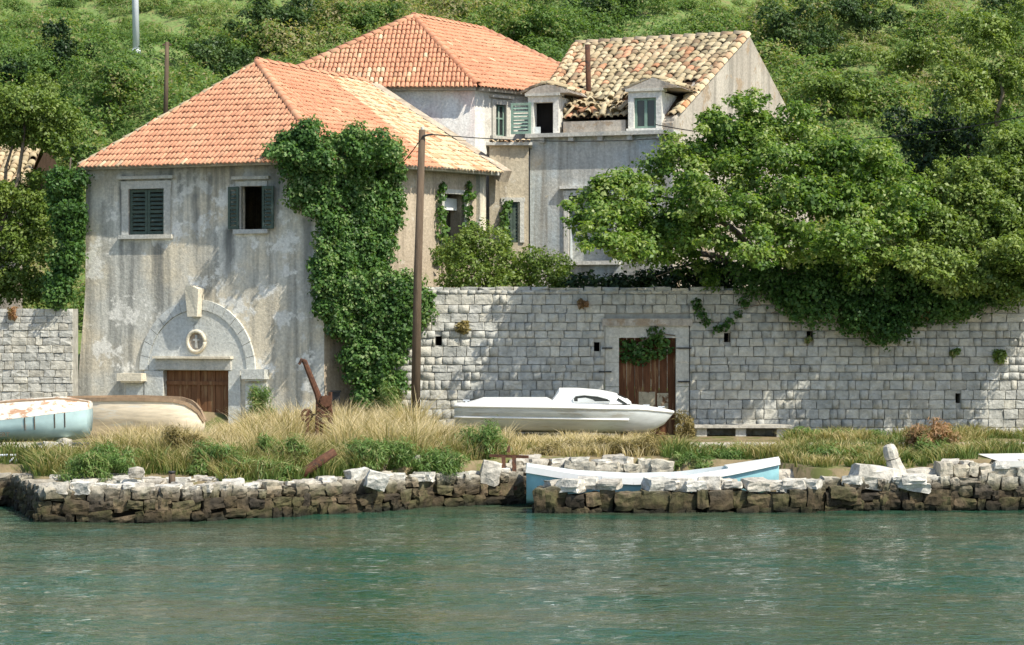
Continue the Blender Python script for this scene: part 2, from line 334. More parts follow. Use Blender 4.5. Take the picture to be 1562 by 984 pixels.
def join_instances(name, items, mat_list):
    """items: (mesh, matrix, mat_index, rnd) -> one mesh"""
    Vs, L, NP, A, MI = [], [], [], [], []
    base = 0; cache = {}
    for me, mx, mi, rn in items:
        if me.name not in cache:
            co = np.empty(len(me.vertices) * 3, dtype=np.float32); me.vertices.foreach_get('co', co)
            li = np.empty(len(me.loops), dtype=np.int32); me.loops.foreach_get('vertex_index', li)
            lt = np.empty(len(me.polygons), dtype=np.int32); me.polygons.foreach_get('loop_total', lt)
            cache[me.name] = (co.reshape(-1, 3), li, lt)
        co, li, lt = cache[me.name]
        m = np.array(mx); Vs.append(co @ m[:3, :3].T + m[:3, 3]); L.append(li + base); NP.append(lt)
        A.append(np.full(len(co), rn)); MI.append(np.full(len(lt), mi)); base += len(co)
    me = np_mesh(name, np.concatenate(Vs), np.concatenate(L), np.concatenate(NP), None, np.concatenate(A))
    for m in mat_list: me.materials.append(m)
    me.polygons.foreach_set('material_index', np.concatenate(MI).astype(np.int32))
    return me
def lay(parent, items, name, limit, mats, key, smooth=False):
    """items: (variant list by material, matrix, mi); the `limit` best by key become objects, the rest one stuff part"""
    items = sorted(items, key=key)
    for meshes, mx, mi in items[:limit]:
        link(name, R.choice(meshes), parent, mtx=mx)
    rest = items[limit:]
    if rest:
        pl = wloc(parent)
        T = Matrix.Translation(-pl)
        me = join_instances(name + 's', [(R.choice(ms), T @ mx, mi, U(0, 1)) for ms, mx, mi in rest], mats)
        if smooth: me.polygons.foreach_set('use_smooth', [True] * len(me.polygons))
        o = link(name + 's_joined', me, parent); o.name = 'more_' + name + 's'; o['kind'] = 'stuff'

# ------------------------------------------------------------------ plan wall helper
class Wall:
    def __init__(s, p0, p1):
        s.p0, s.p1 = Vector((p0[0], p0[1])), Vector((p1[0], p1[1]))
        s.d = (s.p1 - s.p0); s.L = s.d.length; s.d.normalize(); s.n = Vector((s.d.y, -s.d.x))
    def s_at(s, px):
        u = ux(px); return (u * s.p0.y - s.p0.x) / (s.d.x - u * s.d.y)
    def Y(s, px): return s.p0.y + s.d.y * s.s_at(px)
    def z(s, px, py): return ZC + (CY - py) / FPX * s.Y(px)
    def pt(s, a, n, z):
        q = s.p0 + s.d * a + s.n * n; return Vector((q.x, q.y, z))
    def rect(s, x0, x1, y0, y1):
        xm = (x0 + x1) / 2
        return s.s_at(x0), s.s_at(x1), s.z(xm, y1), s.z(xm, y0)
    def box(s, mb, a0, a1, z0, z1, n0, n1):
        v = [s.pt(a, n, z) for a in (a0, a1) for n in (n0, n1) for z in (z0, z1)]
        return mb.add(v, [(0, 1, 3, 2), (4, 6, 7, 5), (0, 4, 5, 1), (2, 3, 7, 6), (0, 2, 6, 4), (1, 5, 7, 3)])
    def panel(s, mb, z0, z1, ops=(), thick=0.45, flare=None, step=0.8, rough=0.004):
        ss = sorted(set([0.0, s.L] + [x for o in ops for x in o[:2]])); zs = sorted(set([z0, z1] + [x for o in ops for x in o[2:4]]))
        def fill(a):
            out = [a[0]]
            for b in a[1:]:
                k = max(1, int((b - out[-1]) / step)); o = out[-1]
                out += [o + (b - o) * i / k for i in range(1, k + 1)]
            return out
        ss, zs = fill(ss), fill(zs)
        def dd(a, z):
            da = flare(a, z) if flare else 0.0
            edge = a in (0.0, s.L) or any(abs(a - x) < 1e-6 for o in ops for x in o[:2])
            return a + da, (0.0 if edge else R.uniform(-rough, rough))
        idx = {}
        def vid(i, j, back):
            t = (i, j, back)
            if t not in idx:
                a, n = dd(ss[i], zs[j]); idx[t] = len(mb.v); mb.v.append(s.pt(a, -thick if back else n, zs[j]))
            return idx[t]
        inside = lambda a, z: any(o[0] < a < o[1] and o[2] < z < o[3] for o in ops)
        solid = set((i, j) for i in range(len(ss) - 1) for j in range(len(zs) - 1) if not inside((ss[i] + ss[i + 1]) / 2, (zs[j] + zs[j + 1]) / 2))
        for (i, j) in solid:
            mb.f.append((vid(i, j, 0), vid(i + 1, j, 0), vid(i + 1, j + 1, 0), vid(i, j + 1, 0)))
            mb.f.append((vid(i, j, 1), vid(i, j + 1, 1), vid(i + 1, j + 1, 1), vid(i + 1, j, 1)))
            for (ni, nj, a, b) in ((i - 1, j, (i, j), (i, j + 1)), (i + 1, j, (i + 1, j), (i + 1, j + 1)), (i, j - 1, (i, j), (i + 1, j)), (i, j + 1, (i, j + 1), (i + 1, j + 1))):
                if (ni, nj) not in solid:
                    mb.f.append((vid(*a, 0), vid(*b, 0), vid(*b, 1), vid(*a, 1)))
        return mb
def sheet(mb, pts): return mb.add(pts, [tuple(range(len(pts)))])

def louvre(mb_frame, mb_slats, o, ex, h, w, n=9):
    """shutter leaf: o lower hinge corner, ex unit vector along leaf"""
    ez = Vector((0, 0, 1)); ey = ex.cross(ez); q = Matrix((ex, ey, ez)).transposed()
    c = lambda a, b: o + ex * a + ez * b
    for a in (0.035, w - 0.035): mb_frame.box(c(a, h / 2), (0.07, 0.045, h), m=q)
    for b in (0.04, h * .5, h - 0.04): mb_frame.box(c(w / 2, b), (w - .14, 0.042, 0.075), m=q)
    for i in range(n):
        b = 0.1 + (h - 0.2) * (i + .5) / n
        mb_slats.box(c(w / 2, b), (w - .15, 0.012, (h - .2) / n * .8), m=q @ Matrix.Rotation(0.6, 3, 'X'))
def window(parent, W, x0, x1, y0, y1, frame=0.14, sill=True, shutters=None, mat=None, cornice=None, label=None, smat='shutter'):
    a0, a1, z0, z1 = W.rect(x0, x1, y0, y1)
    f = MB()
    W.box(f, a0 - frame, a0, z0, z1, -.1, .05); W.box(f, a1, a1 + frame, z0, z1, -.1, .05)
    W.box(f, a0 - frame - .02, a1 + frame + .02, z1, z1 + frame, -.1, .055)
    wd = f.build('window', mat or M['trim'], parent, label=label)
    if sill:
        g = MB(); W.box(g, a0 - frame - .06, a1 + frame + .06, z0 - .11, z0, -.1, .12); g.build('sill', mat or M['trim'], wd)
    if cornice:
        g = MB(); W.box(g, a0 - frame - .1, a1 + frame + .1, z1 + frame + .05, z1 + frame + .13, -.05, .13); g.build('lintel', mat or M['trim'], wd)
    h = z1 - z0; w = a1 - a0
    dv = Vector((W.d.x, W.d.y, 0)); nv = Vector((W.n.x, W.n.y, 0))
    def leafs(o, ex, ww, nm='shutter'):
        a, b = MB(), MB(); louvre(a, b, o, ex, h - .02, ww, 9)
        a.build('shutter', M[smat], wd); b.build('shutter_slats', M[smat], wd, kind='stuff')
    if shutters == 'closed':
        leafs(W.pt(a0 + .01, -.06, z0 + .01), dv, w / 2 - .015); leafs(W.pt(a0 + w / 2 + .005, -.06, z0 + .01), dv, w / 2 - .015)
    elif shutters == 'open':
        leafs(W.pt(a0 - w * .52, .10, z0 + .01), (dv + nv * .04).normalized(), w * .5); leafs(W.pt(a1 + .02, .07, z0 + .01), (dv + nv * .12).normalized(), w * .56)
    elif shutters == 'left':
        leafs(W.pt(a0 - w * .92, .10, z0 + .01), (dv - nv * .1).normalized(), w * .86)
    elif shutters == 'casement':
        g = MB()
        for (p, q) in ((a0, a0 + .05), (a1 - .05, a1), ((a0 + a1) / 2 - .03, (a0 + a1) / 2 + .03)): W.box(g, p, q, z0, z1, -.12, -.06)
        for zz in (z0, z0 + h * .55, z1 - .05): W.box(g, a0, a1, zz, zz + .045, -.115, -.065)
        g.build('casement', M['pale_shutter'], wd)
        g = MB(); W.box(g, a0 + .01, a1 - .01, z0 + .01, z1 - .01, -.10, -.092); g.build('pane', M['glass'], wd)
    return (a0, a1, z0, z1)

# ------------------------------------------------------------------ roofs
def roof_face(deck, items, E0, E1, T0, T1, w, row, tiles, pick, jit=0.02, over=0.18, lift=0.03):
    """bilinear face: eave E0->E1, top T0->T1 (may coincide). tiles: dict mi->mesh list; pick(u,v)->mi"""
    E0, E1, T0, T1 = map(Vector, (E0, E1, T0, T1))
    deck.add([E0, E1, T1, T0] if (T1 - T0).length > .01 else [E0, E1, T0], [(0, 1, 2, 3)] if (T1 - T0).length > .01 else [(0, 1, 2)])
    e = (E1 - E0).normalized(); N = e.cross((T0 + T1) / 2 - (E0 + E1) / 2).normalized()
    if N.z < 0: N = -N
    quad = (T1 - T0).length > .01
    if quad:
        nu = max(1, round((E1 - E0).length / w))
        for i in range(nu):
            u = (i + .5) / nu
            a, b = E0.lerp(E1, u), T0.lerp(T1, u); s = b - a; L = s.length; s.normalize()
            n = e.cross(s).normalized(); n = n if n.z > 0 else -n; ee = s.cross(n)
            wu = ((T1 - T0).length / (E1 - E0).length)
            nr = max(1, round((L + over) / row))
            for j in range(nr):
                t = -over + (j + .5) * (L + over) / nr
                sc = 1 + (wu - 1) * (t / L)
                c = a + s * t + n * (lift + U(0, .012)) + ee * U(-jit, jit) * .5
                ang = U(-1, 1) * jit * 2
                m = Matrix((ee * sc, s, n)).transposed().to_4x4() @ Matrix.Rotation(ang, 4, 'Z') @ Matrix.Rotation(U(-1, 1) * jit, 4, 'X')
                m.translation = c; mi = pick(u, max(0, t / L))
                if mi is not None: items.append((tiles[mi], m, mi))
    else:
        s = N.cross(e); s = s if s.z > 0 else -s
        H = (T0 - E0).dot(s); ta = (T0 - E0).dot(e); L = (E1 - E0).length
        nu = round(L / w); nr = round((H + over) / row); ee = s.cross(N)
        for j in range(nr):
            t = -over + (j + .5) * (H + over) / nr; f = max(0, t) / H
            lo, hi = ta * f, L + (ta - L) * f
            for i in range(nu):
                a = (i + .5) * L / nu
                if a < lo - .02 or a > hi + .02: continue
                c = E0 + e * a + s * t + N * (lift + U(0, .012)) + e * U(-jit, jit) * .5
                m = Matrix((ee, s, N)).transposed().to_4x4() @ Matrix.Rotation(U(-1, 1) * jit * 2, 4, 'Z') @ Matrix.Rotation(U(-1, 1) * jit, 4, 'X')
                m.translation = c; mi = pick(a / L, f)
                if mi is not None: items.append((tiles[mi], m, mi))
def ridge_caps(roof, p0, p1, mesh, step=0.36, lift=0.05, up=Vector((0, 0, 1))):
    p0, p1 = Vector(p0), Vector(p1); d = p1 - p0; L = d.length; d.normalize(); n = max(1, round(L / step))
    x = d.cross(up).normalized(); z = x.cross(d)
    for i in range(n):
        m = Matrix((x, d, z)).transposed().to_4x4() @ Matrix.Rotation(U(-.05, .05), 4, 'Z'); m.translation = p0 + d * ((i + .5) * L / n) + z * lift
        link('ridge_tile', mesh, roof, mtx=m)
def tset(mat, w, row, name='roof_tile', k=4): return [tile_mesh(name, mat, w, row * 1.22, 400 + i) for i in range(k)]
CAP_O = tile_mesh('ridge_tile', M['tile'], .26, .44, 1); CAP_C = tile_mesh('ridge_tile', M['cream_tile'], .26, .44, 2)

CAP_S = tile_mesh('ridge_tile', M['cream_tile'], .16, .46, 3)
# ================================================================== WATER
nx, ny = 340, 330
gx = np.linspace(-22, 22, nx); gy = np.linspace(22, 52, ny)
GX, GY = np.meshgrid(gx, gy)
rng = np.random.default_rng(5)
Z = np.zeros_like(GX)
for i in range(46):
    lam = 0.28 * (1.075 ** i) * rng.uniform(.8, 1.25); lam = min(lam, 5.0)
    th = rng.normal(1.25, .55); k = 2 * math.pi / lam
    Z += 0.0019 * lam ** 0.25 * np.sin(k * (GX * math.cos(th) + GY * math.sin(th)) + rng.uniform(0, 6.28))
V = np.stack([GX, GY, Z], -1).reshape(-1, 3)
ii = np.arange(nx * ny).reshape(ny, nx)
q = np.stack([ii[:-1, :-1], ii[:-1, 1:], ii[1:, 1:], ii[1:, :-1]], -1).reshape(-1)
k = NT('sea_water')
p = k.pos((1.0, 1.6, 1.0)); bn = k.noise(k.pos((1.0, 1.7, 1.0)), 3.6, 3, 0.55); b2 = k.noise(k.pos((.12, .5, 1)), 1.0, 3)
k.bump(bn, 0.7, 0.055)
k.col(k.mix(k.ramp(b2, [(0.4, 0.0), (0.62, 1.0)]), (0.021, 0.074, 0.044), (0.060, 0.080, 0.046)), 0.045, 0.5)
k.b.inputs['IOR'].default_value = 1.33
M['water'] = k.m
me = np_mesh('water', V, q, 4, M['water']); me.polygons.foreach_set('use_smooth', [True] * len(me.polygons))
wat = link('water', me); props(wat, 'rippled green sea water in front of the quay', kind='structure')
far = MB()
for (x0, x1, y0, y1) in ((-400, 400, -300, 22), (-400, -22, 22, 52), (22, 400, 22, 52), (-400, 400, 52, 60)):
    far.add([(x0, y0, -.02), (x1, y0, -.02), (x1, y1, -.02), (x0, y1, -.02)], [(0, 1, 2, 3)])
fo = far.build('water_far', M['water']); fo.name = 'open_water'; fo['kind'] = 'structure'

# ================================================================== GROUND, HILL, PATH
def shoreY(X):
    """front line of solid ground (left quay, slip for the rowing boat, right quay)"""
    pts = [(-60, 50.2), (-10.3, 50.2), (-9.4, 46.6), (-6.8, 46.6), (-4.7, 47.4), (-2.9, 48.8), (-1.6, 50.3), (0.1, 51.1), (5.6, 51.1), (6.4, 49.4), (14, 49.4), (60, 49.4)]
    for (a, b), (c, d) in zip(pts, pts[1:]):
        if a <= X <= c: return b + (d - b) * (X - a) / (c - a)
    return 49.5
def gz(X, Y):
    base = 0.60 if X < 8.8 else 0.60 + min(1, (X - 8.8) / .5) * .34
    if Y < 53: z = base + (1.0 - base) * max(0, min(1, (Y - 47) / 6))
    elif Y < 60.4: z = 1.0
    elif Y < 76: z = 1.4 + (Y - 60.4) * .168
    else: z = 4.02 + (Y - 76) * .45
    n = mnoise.noise(Vector((X * .35, Y * .35, 1.3)))
    amp = 0.06 if Y < 60.4 else (.15 if Y < 76 else .15 + min(1.0, (Y - 76) / 10) * .9)
    if 53.2 < Y < 56.4: amp = 0.0
    return z + n * amp
def ground_mesh(name, mat, xs, ts, yf):
    g = MB(); n = len(xs)
    for t in ts:
        for x in xs:
            y = yf(x, t); g.v.append(Vector((x, y, gz(x, y))))
    for j in range(len(ts) - 1):
        for i in range(n - 1): g.f.append((j * n + i, j * n + i + 1, (j + 1) * n + i + 1, (j + 1) * n + i))
    return g
xs = [-60, -45, -32, -24] + [-18 + .4 * i for i in range(91)] + [24, 32, 45, 60]
g = ground_mesh('ground', M['ground'], xs, [i / 26 for i in range(27)], lambda x, t: shoreY(x) + .25 + t * (64 - shoreY(x)))
n = len(xs)
skirt = [Vector((v.x, v.y, -1.5)) for v in g.v[:n]]
b0 = len(g.v); g.v += skirt
for i in range(n - 1): g.f.append((i + 1, i, b0 + i, b0 + i + 1))
props(g.build('ground', M['ground'], smooth=True), 'dry earth shore between the quay and the garden wall', kind='structure')
xh = [-220, -160, -120, -90, -70, -55] + [-45 + 1.2 * i for i in range(76)] + [55, 70, 90, 120, 160, 220]
g = ground_mesh('hillside', M['hill'], xh, [62 + 1.5 * i for i in range(42)] + [130, 150, 190, 260], lambda x, t: t)
props(g.build('hillside', M['hill'], smooth=True), 'steep green hillside rising behind the houses', kind='structure')
def strip(name, mat, label, x0, x1, y0, y1, z, h):
    m = MB(); n = 24
    for i in range(n):
        a, b = x0 + (x1 - x0) * i / n, x0 + (x1 - x0) * (i + 1) / n
        m.add([(a, y0, z - h), (b, y0, z - h), (b, y0, z), (a, y0, z), (b, y1, z), (a, y1, z)], [(0, 1, 2, 3), (3, 2, 4, 5)])
    return props(m.build(name, mat), label, kind='structure')
strip('path', M['path'], 'pale concrete path along the foot of the garden wall', -60, 60, 53.6, 56.0, 1.035, .12)

# ================================================================== HOUSES
def hproj(p): return (CX + FPX * p[0] / p[1], CY - (p[2] - ZC) / p[1] * FPX)
near = lambda it: it[1].translation.y
# --- house one: big front house, hipped orange roof
A, B_, Cc = (-11.33, 62.0), (-4.70, 59.5), (-0.66, 64.3)
ZE = 8.0
APX = PX(393, 97, 65.2); RDG = PX(558, 128, 67.9)
h1 = thing('stone_house', ((A[0] + B_[0]) / 2, 61, 1.0), 'large weathered plaster house with hipped orange tile roof, arched doorway and ivy climbing one corner', 'house')
W1 = Wall((A[0] + .12, A[1] + .1), (B_[0] - .05, B_[1] + .18))
W1s = Wall((B_[0] - .05, B_[1] + .18), (Cc[0] - .05, Cc[1] + .1))
win_a = W1.rect(197, 251, 288, 358); win_b = W1.rect(368, 401, 284, 350); door = W1.rect(250, 350, 565, 660); niche = W1.rect(507, 519, 598, 611)
flare = lambda a, z: (-.34 * max(0, (4.6 - z) / 3.6) ** 1.0 - .04 * max(0, (7.9 - z) / 7)) if a < .01 else 0.0
m = MB(); W1.panel(m, 0.6, ZE - .02, [win_a, win_b, door], .22, flare, 0.7)
m.build('wall', M['front'], h1, label='grey streaked front wall')
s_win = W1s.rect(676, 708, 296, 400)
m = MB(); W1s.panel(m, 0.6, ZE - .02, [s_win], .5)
m.build('wall', M['side'], h1, label='brown side wall')
bl = (A[0] + 3.9, A[1] + 5.5)
m = MB()
wb = Wall((bl[0], bl[1]), (A[0] + .12 + .26, A[1] + .1 + .37)); wb.panel(m, 0.6, ZE - .02, [], .4)
wb = Wall((Cc[0] - .05, Cc[1] + .1), (bl[0], bl[1])); wb.panel(m, .6, ZE - .02, [], .4)
m.build('wall', M['front'], h1, label='rear walls out of the sun')
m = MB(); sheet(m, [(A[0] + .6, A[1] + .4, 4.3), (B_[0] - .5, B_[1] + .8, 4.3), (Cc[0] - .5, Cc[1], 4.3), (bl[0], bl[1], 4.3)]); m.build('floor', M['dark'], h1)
# roof
TO, TC = tset(M['tile'], .13, .32), tset(M['cream_tile'], .13, .32)
deck = MB(); items = []
EA, EB, EC = Vector((A[0] + .02, A[1] - .12, ZE - .02)), Vector((B_[0] + .06, B_[1] - .30, ZE - .02)), Vector((Cc[0] + .28, Cc[1] - .05, ZE - .02))
roof_face(deck, items, EA, EB, APX, APX, .128, .32, {0: TO, 1: TC}, lambda u, v: 1 if R.random() < .008 + (.12 if v < .05 else 0) else 0, .02)
roof_face(deck, items, EB, EC, APX, RDG, .128, .32, {0: TO, 1: TC}, lambda u, v: (1 if (u > .61 and R.random() < .95) or R.random() < .01 else 0), .02)
BK = Vector((bl[0] - .3, bl[1] + .5, ZE)); deck.add([EA, APX, BK, RDG + Vector((-1.5, 2.5, -2.0)), RDG], [(0, 1, 2), (1, 4, 3, 2)])
roof = deck.build('roof', M['deck'], h1)
lay(roof, items, 'roof_tile', 300, [M['tile'], M['cream_tile']], near, True)
ridge_caps(roof, EB, APX, CAP_O); ridge_caps(roof, EA, APX, CAP_S, .4, .02); ridge_caps(roof, APX, RDG, CAP_O)
m = MB()
for (a, b) in ((EA, EB), (EB, EC)): m.beam(a + Vector((.05, .12, -.05)), b + Vector((-.05, .12, -.05)), .22, .08)
m.build('eave_board', M['trim'], h1)
m = MB()   # sloping verge wall along the far edge of the roof
for i in range(6):
    a, b = EC.lerp(RDG, i / 6) + Vector((.2, .26, -.10)), EC.lerp(RDG, (i + 1) / 6) + Vector((.2, .26, -.10))
    m.beam(a, b, .36, .32 + U(-.03, .03))
m.build('verge_coping', M['side'], h1)
window(h1, W1, 197, 251, 288, 358, .2, True, 'closed', cornice=True)
window(h1, W1, 368, 401, 284, 350, .12, True, 'open', cornice=True)
window(h1, W1s, 676, 708, 296, 400, .12, False, None)
g = MB(); a0, a1, z0, z1 = s_win; W1s.box(g, a0 + .05, a1 - .02, z1 - .42, z1 - .1, -.3, -.25); g.build('window_panel', M['white_paint'], h1)
# doorway: arch ring, tympanum, lintel, jambs, leaves
cxs, czs = W1.s_at(302), W1.z(302, 565)
ro = (W1.s_at(390) - W1.s_at(214)) / 2; hgt = W1.z(302, 457) - czs; th = .24
NV = 15
for i in range(NV):
    a, b = math.pi * (i + .02) / NV, math.pi * (i + .98) / NV
    m = MB(); ptz = lambda r_, an, n_: W1.pt(cxs - math.cos(an) * r_ * ro, n_, czs + math.sin(an) * r_ * hgt)
    ri = 1 - th / ro
    am = (a + b) / 2
    top = [ptz(1, a, .07), ptz(1, am, .075), ptz(1, b, .07), ptz(ri, b, .065), ptz(ri, am, .065), ptz(ri, a, .065)]
    m.prism(top, Vector((W1.n.x, W1.n.y, 0)) * -.2); m.build('voussoir', M['arch'], h1)
m = MB(); poly = [W1.pt(cxs - math.cos(math.pi * i / 20) * (ri - .004) * ro, .03, czs + math.sin(math.pi * i / 20) * (ri - .004) * hgt) for i in range(21)]
m.prism(poly, Vector((W1.n.x, W1.n.y, 0)) * -.025); m.build('tympanum', M['arch'], h1)
ld = W1.rect(240, 354, 547, 564)
m = MB(); W1.box(m, ld[0], ld[1], ld[2], ld[3], -.1, .09); m.build('lintel', M['trim'], h1)
m = MB(); W1.box(m, ld[0] - .05, ld[1] + .05, ld[3], ld[3] + .06, -.1, .2); m.build('cornice', M['keystone'], h1)
for (x0, x1) in ((222, 250), (350, 368)):
    r_ = W1.rect(x0, x1, 566, 665); m = MB(); W1.box(m, r_[0], r_[1], r_[2], r_[3], -.08, .06); m.build('jamb', M['arch'], h1)
a0, a1, z0, z1 = door; nb = 8
for i in range(nb):
    s0, s1 = a0 + (a1 - a0) * i / nb + .006, a0 + (a1 - a0) * (i + 1) / nb - .006
    m = MB(); W1.box(m, s0, s1, z0, z1, -.2, -.15 + U(-.012, .012)); m.build('door_board', M['door'], h1)
m = MB()
for zz in (z0 + .15, z1 - .38): W1.box(m, a0 + .02, a1 - .02, zz, zz + .1, -.135, -.105)
W1.box(m, (a0 + a1) / 2 - .04, (a0 + a1) / 2 + .04, z0, z1, -.137, -.1); m.build('door_batten', M['door'], h1)
# keystone with a carved shield outline, oval medallion
r_ = W1.rect(289, 314, 438, 483); sm = (r_[0] + r_[1]) / 2
m = MB(); m.prism([W1.pt(sm - .15, .28, r_[2]), W1.pt(sm + .13, .28, r_[2]), W1.pt(sm + .21, .36, r_[3] - .05), W1.pt(sm + .0, .37, r_[3] + .04), W1.pt(sm - .2, .34, r_[3])], Vector((W1.n.x, W1.n.y, 0)) * -.4)
m.build('keystone', M['keystone'], h1)
r_ = W1.rect(286, 316, 503, 539); sm, zm = (r_[0] + r_[1]) / 2, (r_[2] + r_[3]) / 2; ra, rb = (r_[1] - r_[0]) / 2, (r_[3] - r_[2]) / 2
m = MB(); m.tube([W1.pt(sm + math.cos(t * math.pi / 10) * ra * .88, .07, zm + math.sin(t * math.pi / 10) * rb * .88) for t in range(21)], .05, 7); m.build('medallion_ring', M['keystone'], h1, True)
m = MB(); m.prism([W1.pt(sm + math.cos(t * math.pi / 10) * ra * .85, .045, zm + math.sin(t * math.pi / 10) * rb * .85) for t in range(20)], Vector((W1.n.x, W1.n.y, 0)) * -.03)
m.build('medallion', M['gable'], h1)
m = MB()
W1.box(m, sm - .03, sm + .03, zm - .17, zm + .17, .045, .075); W1.box(m, sm - .09, sm + .09, zm + .02, zm + .07, .045, .072)
m.build('medallion_cross', M['trim'], h1)
for (x0, x1, y0, y1, d_) in ((188, 225, 569, 584, .34), (375, 410, 563, 581, .26)):
    r_ = W1.rect(x0, x1, y0, y1); m = MB(); W1.box(m, r_[0], r_[1], r_[2] + .05, r_[3], -.1, d_)
    W1.box(m, r_[0] + .08, r_[1] - .08, r_[2], r_[2] + .05, -.1, d_ * .8); m.build('bracket', M['keystone' if x0 < 200 else 'arch'], h1)
for (x0, x1) in ((194, 220), (377, 408)):
    r_ = W1.rect(x0, x1, 585, 665); m = MB(); W1.box(m, r_[0], r_[1], r_[2], r_[3], -.1, .05 if x0 < 200 else .1); m.build('pilaster', M['arch'], h1)
r_ = niche; m = MB(); W1.box(m, r_[0] - .03, r_[1] + .03, r_[3], r_[3] + .04, 0, .05); W1.box(m, r_[0], r_[1], r_[2], r_[3] - .003, 0, .02); m.build('niche_shade_plate', M['iron'], h1)  # dark plate put in for the shaded hollow of a wall niche

# --- house two: set back, pink and white upper walls, hipped orange roof
K, F2, M2 = (-1.02, 68.3), (3.3, 72.7), (-7.0, 68.5)
ZE2 = 10.72; AP2 = PX(632, 28, 72.5); RD2 = PX(735, 48, 75.7)
h2 = thing('stone_house', (-1.5, 70, 3.0), 'set back house with pink and white upper walls under a hipped orange tile roof', 'house')
W2 = Wall((M2[0], M2[1] + .2), (K[0] - .06, K[1] + .2)); W2s = Wall((K[0] - .06, K[1] + .2), (F2[0], F2[1] + .2))
m = MB(); W2.panel(m, 2.5, ZE2, [], .4); m.build('wall', M['pink'], h2, label='pink and white wall under the eave')
w2 = W2s.rect(755, 771, 160, 208)
m = MB(); W2s.panel(m, 2.5, ZE2, [w2], .4); m.build('wall', M['dormer'], h2, label='pale side wall with tall window')
m = MB()
for (p, q) in (((F2[0], F2[1] + .2), (1, 78)), ((1, 78), (-6, 76)), ((-6, 76), (M2[0], M2[1] + .2))): Wall(p, q).panel(m, 2.5, ZE2, [], .3, step=3)
m.build('wall', M['pink'], h2, label='rear walls')
window(h2, W2s, 755, 771, 160, 208, .14, True, 'casement', M['trim'], True)
deck = MB(); items = []
EM, EK, EF = Vector((M2[0] - .3, M2[1] + .02, ZE2)), Vector((K[0] + .02, K[1] - .05, ZE2)), Vector((F2[0] + .25, F2[1], ZE2))
roof_face(deck, items, EM, EK, AP2, AP2, .132, .33, {0: TO, 1: TC}, lambda u, v: 1 if R.random() < .02 + (.16 if v < .25 and .2 < u < .7 else 0) else 0, .02)
roof_face(deck, items, EK, EF, AP2, RD2, .132, .33, {0: TO, 1: TC}, lambda u, v: 1 if R.random() < .012 else 0, .02)
deck.add([EM, AP2, RD2, Vector((-5.6, 78, ZE2)), EF, Vector((1.5, 80, ZE2))], [(0, 1, 3), (1, 2, 5, 3), (2, 4, 5)])
roof = deck.build('roof', M['deck'], h2)
def seen2(it):
    x, y = hproj(it[1].translation); return it[1].translation.y + (50 if (x < 480 or (x < 560 and y > 118) or x > 850) else 0)
lay(roof, items, 'roof_tile', 300, [M['tile'], M['cream_tile']], seen2, True)
ridge_caps(roof, EK, AP2, CAP_O); ridge_caps(roof, EM, AP2, CAP_O); ridge_caps(roof, AP2, RD2, CAP_O); ridge_caps(roof, RD2, EF, CAP_O)
m = MB(); m.beam(EM + Vector((.1, .12, -.06)), EK + Vector((-.05, .12, -.06)), .14, .1); m.beam(EK + Vector((.02, .2, -.06)), EF + Vector((-.2, .1, -.06)), .2, .1); m.build('eave_board', M['trim'], h2)
# lower beige bay between house one and house three
b0, b1 = (-.62, 65.0), (0.46, 65.05)
Wb = Wall(b0, b1); ZB = Wb.z(775, 222)
wbay = Wb.rect(772, 793, 308, 370)
m = MB(); Wb.panel(m, 1.4, ZB, [wbay], .35); m.build('wall', M['beige'], h2, label='beige lower bay wall')
m = MB(); Wall((b0[0], 69), b0).panel(m, 1.4, ZB, [], .3); Wall(b1, (b1[0], 69)).panel(m, 1.4, ZB, [], .3); m.build('wall', M['beige'], h2, label='bay side walls')
m = MB(); m.box(((b0[0] + b1[0]) / 2, 66.9, ZB + .04), (b1[0] - b0[0] + .2, 4.1, .08)); m.build('ledge', M['trim'], h2)
for i in range(7):
    mm = Matrix.Rotation(U(-.3, .3), 4, 'Z') @ Matrix.Diagonal((1.1, 1, 1, 1)); mm.translation = Vector((b0[0] + .1 + i * .16, 65.0 + U(-.05, .05), ZB + .08)); link('ledge_tile', R.choice(TC), h2, mtx=mm)
window(h2, Wb, 772, 793, 308, 370, .12, False, 'closed', M['trim'])

# --- house three: old mottled roof with two dormers
G3, H3 = (0.5, 66.0), (4.40, 64.55)
ZE3 = 9.05
RL, RR = PX(880, 70, 72.0), PX(1141, 55, 69.5)
h3 = thing('stone_house', (3, 67, 2.0), 'old house with mottled cream and orange roof, two dormer windows and bare gable', 'house')
W3 = Wall(G3, H3)
w3 = W3.rect(868, 936, 298, 398)
m = MB(); W3.panel(m, 1.6, ZE3, [w3], .45); m.build('wall', M['blue'], h3, label='blue grey front wall')
window(h3, W3, 868, 936, 298, 398, .14, True, None, M['dormer'], True)
m = MB(); W3.box(m, w3[0], w3[1], w3[2], w3[3], -.4, -.3); m.build('window_board', M['trim'], h3)
J3 = (9.4, 74.6)
gd = Vector((J3[0] - H3[0], J3[1] - H3[1])).normalized(); gn = Vector((gd.y, -gd.x, 0))
EH, EG = W3.pt(W3.L, -.3, ZE3 + .52), W3.pt(-.05, -.3, ZE3 + .52)
m = MB(); m.prism([(H3[0], H3[1], 1.5), (J3[0], J3[1], 1.5), (J3[0], J3[1], 9.3), (RR.x + .02, RR.y, RR.z + .06), (EH.x, EH.y, EH.z), (H3[0], H3[1], ZE3 + .3)], -gn * .4)
m.build('wall', M['gable'], h3, label='bare gable wall')
m = MB(); Wall((RL.x - 1.4, RL.y + 2), G3).panel(m, 1.6, ZE3 + .3, [], .3, step=3); Wall(J3, (RL.x + .5, RL.y + 6)).panel(m, 1.6, ZE3, [], .3, step=3); m.build('wall', M['blue'], h3, label='rear walls')
